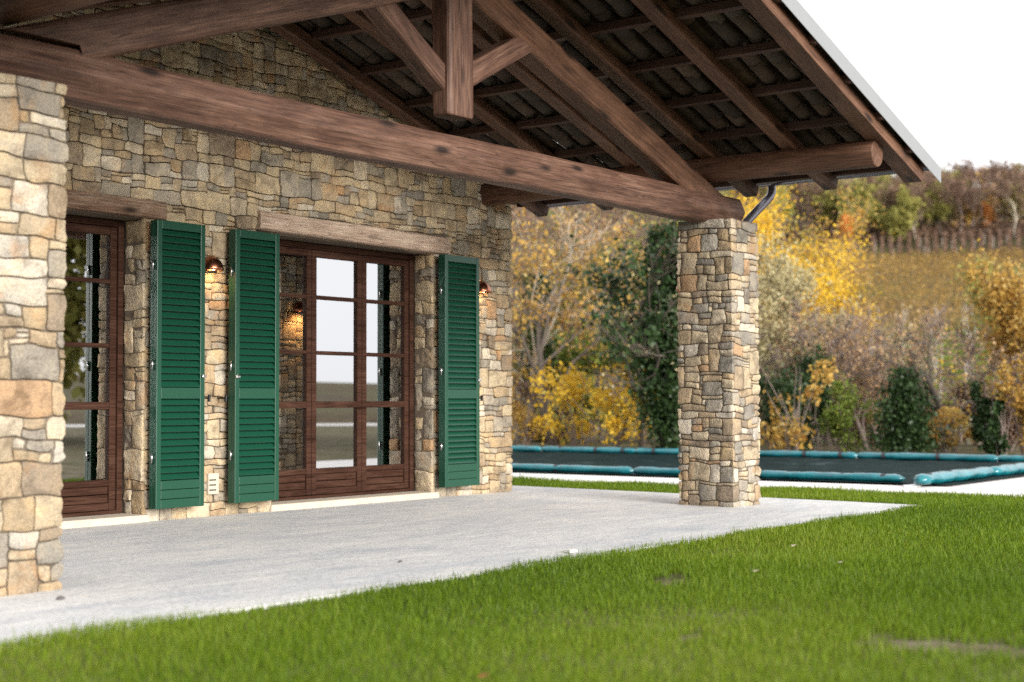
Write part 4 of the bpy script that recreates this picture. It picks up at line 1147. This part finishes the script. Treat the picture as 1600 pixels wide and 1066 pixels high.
# ------------------------------------------------------------------ vineyard and hilltop wood
def hillpt(az, s): return s * math.cos(R(az)), s * math.sin(R(az))
g = np.random.default_rng(77)
Cs = []; ts = []
post = []
s = 108.0; k = 0
while s < 200:
    dens = np.interp(s, [108, 139, 146, 200], [14, 14, 36, 44])
    az = g.uniform(13, 36, int((23 * math.pi / 180 * s) * dens))
    ss = s + g.normal(0, .22, len(az)) + 2.0 * np.sin(np.radians(az) * 9)
    x = ss * np.cos(np.radians(az)); y = ss * np.sin(np.radians(az))
    z = hz(x, y) + g.uniform(.35, 1.75, len(az))
    Cs.append(np.stack([x, y, z], -1)); 
    for a in np.arange(14 + (k % 2) * .2, 27, 1.15) + np.random.default_rng(k).normal(0, .12, len(np.arange(14 + (k % 2) * .2, 27, 1.15))):
        s2 = s + 2.0 * math.sin(R(a) * 9); post.append((s2 * math.cos(R(a)), s2 * math.sin(R(a)), s2))
    s += 2.9 if s < 150 else 2.4; k += 1
C = np.vstack(Cs); far_ = np.hypot(C[:, 0], C[:, 1]) > 141
LM['vine'] = m_leaf('vine_leaf', [(.13,.08,.04), (.25,.16,.05), (.35,.22,.055), (.40,.27,.08)], .35)
LM['strip'] = m_leaf('strip_grass', [(.10,.15,.02), (.17,.24,.03), (.26,.30,.05)], .3)
LM['barevine'] = m_leaf('bare_vine', [(.04,.027,.026), (.07,.045,.036), (.14,.085,.045)], .2)
V, F, t = leaves_geo(C[~far_], .2, 6, aspect=.4); o = mk('bare_vines', V, F, LM['barevine'], None, False, {'tint': t}); tag(o, 'dark bare lower vine rows above green strips', None, None, 'stuff')
V, F, t = leaves_geo(C[far_], .24, 5)
o = mk('vineyard_vines', V, F, LM['vine'], None, False, {'tint': t}); tag(o, 'golden vine rows striping the hillside', None, None, 'stuff')
Cs = []
for az0 in np.arange(15.5, 23.2, .32):           # upper block: rows running up the slope
    n = 800; ss = g.uniform(202, 219, n); a = az0 + g.normal(0, .03, n)
    x = ss * np.cos(np.radians(a)); y = ss * np.sin(np.radians(a)); Cs.append(np.stack([x, y, hz(x, y) + g.uniform(.2, 1.7, n)], -1))
    for s_ in (203.5, 207, 210.5, 214):
        s_ += random.uniform(-1.2, 1.2); a_ = az0 + random.uniform(-.1, .1)
        if random.random() < .75: post.append((s_ * math.cos(R(a_)), s_ * math.sin(R(a_)), s_))
C = np.vstack(Cs); V, F, t = leaves_geo(C, .26, 6)
o = mk('upper_vines', V, F, LM['brown'], None, False, {'tint': t}); tag(o, 'reddish brown vine block below the hilltop wood', None, None, 'stuff')
M['post'] = m_plain('pale_post', (.40,.36,.31), .9, var=.15)
b = MB(); b.box((-.045, -.045, -.2), (.045, .045, 1.55)); pm = b.build('vineyard_post', M['post']); first = True
lowp = [p for p in post if p[2] < 150]; hip = [p for p in post if p[2] >= 203]; midp = [p for p in post if 150 <= p[2] < 203]
for (x, y, s_) in (lowp + hip + midp)[:290]:
    o = pm if first else pm.copy()
    if not first: COL.objects.link(o)
    first = False
    o.location = (x, y, float(hz(np.array(x), np.array(y)))); o.scale = (1, 1, 1 if s_ < 150 else .85)
    tag(o, *(('thin pale post among the bare lower vine rows', 'post', 'pale posts in the lower vine rows') if s_ < 150 else ('thin pale post in the reddish vine block under the wood', 'post', 'pale posts in the upper vine block') if s_ > 202 else ('thin pale post half sunk in the golden vines', 'post', 'pale posts in the golden vines')))
# grass bands between the lower rows
hb = []
Cs = []
s = 109.4
while s < 152:
    n = 5200; az = g.uniform(13, 30, n); ss = s + g.uniform(-.55, .55, n) + 2.0 * np.sin(np.radians(az) * 9)
    x = ss * np.cos(np.radians(az)); y = ss * np.sin(np.radians(az)); Cs.append(np.stack([x, y, hz(x, y) + .08], -1)); s += 2.9
C = np.vstack(Cs); V, F, t = leaves_geo(C, .30, 8)
o = mk('hill_grass', V, F, LM['strip'], None, False, {'tint': t}); tag(o, 'green grass strips between the lower vine rows', None, None, 'stuff')

gW = 'woodland trees along the top of the hill'
wood = []
WLAB = ['brown leaved woodland tree with pale trunk on the hilltop above the vineyard', 'bushy olive woodland tree on the hilltop above the vineyard', 'nearly bare mauve woodland tree on the hilltop above the vineyard', 'golden woodland tree with pale trunk on the hilltop above the vineyard', 'thin olive woodland tree with pale trunk on the hilltop above the vineyard']
for i, (lf, nl, bark, h) in enumerate((('brown', 900, 'bark_pale', 8.5), ('olive', 1500, 'bark', 8.0), ('brown', 700, 'twig', 9.0), ('gold', 1100, 'bark_pale', 7.5), ('olive', 1200, 'bark_pale', 8.5))):
    wood.append(tree('woodland_tree', (*hillpt(40 + i, 232), float(hz(*map(np.array, hillpt(40 + i, 232))))), WLAB[i], 'tree', 140 + i, h, .7, lf, nl, .42, bark, .8, 4, .2, 0, WLAB[i].split(' on ')[0].replace('tree', 'trees'), (0, 0), .25, (3, 5)))
gg = random.Random(3)
for i in range(200):
    row = i % 5; az = 12 + (i // 5) * (30 - 12) / 40 + gg.uniform(-.4, .4); s_ = 224 + row * 12 + gg.uniform(-4, 4)
    x, y = hillpt(az, s_); k = gg.choices(range(5), (5, 2, 5, 1, 2))[0]
    if az > 21.5 and row < 3: k = gg.choice((1, 4, 0, 2))
    copy_tree(wood[k], (x, y, float(hz(np.array(x), np.array(y)))), None, gg.uniform(0, 6.28), gg.uniform(.75, 1.1) * (1, 1, .9, .75, .6)[row])
def hill_tree(az, s_, label, seed, h, leaf, n, size, sp=.75):
    x, y = hillpt(az, s_)
    return tree('hillside_tree', (x, y, float(hz(np.array(x), np.array(y)))), label, 'tree', seed, h, sp, leaf, n, size, 'bark', .55, 4, .16, 0, None, (0, 0), .12, (4, 6))
def azp(xp): return 36.74 - math.degrees(math.atan((xp - 800) / 2350))
hill_tree(azp(1325), 212, 'small orange red tree at the left edge of the hilltop wood', 160, 5.2, 'orange', 1200, .3, .3)
hill_tree(azp(1541), 222, 'orange tree standing out in front of the hilltop wood', 161, 5.0, 'orange', 700, .3, .3)
hill_tree(azp(1390), 216, 'broad olive tree on the hill under the rafter tail', 162, 8.5, 'olive', 4500, .45)
hill_tree(azp(1358), 220, 'pale olive tree beside the small orange red tree', 163, 9.0, 'olive', 4500, .45)
hill_tree(azp(1470), 222, 'golden olive tree in front of the bare hilltop trunks', 164, 8.0, 'olive', 2500, .4)
hill_tree(azp(1512), 222, 'light gold tree right of the golden olive tree', 165, 5.5, 'gold', 1300, .4)
# scrub belt under the wood
C = []
n = 9000; az = g.uniform(11, 34, n); ss = g.uniform(218, 232, n); x = ss*np.cos(np.radians(az)); y = ss*np.sin(np.radians(az))
V, F, t = leaves_geo(np.stack([x, y, hz(x, y) + g.gamma(2, .6, n)], -1), .6, 9)
o = mk('scrub_undergrowth', V, F, LM['brown'], None, False, {'tint': t}); tag(o, 'brown scrub belt between vineyard and hilltop wood', None, None, 'stuff')
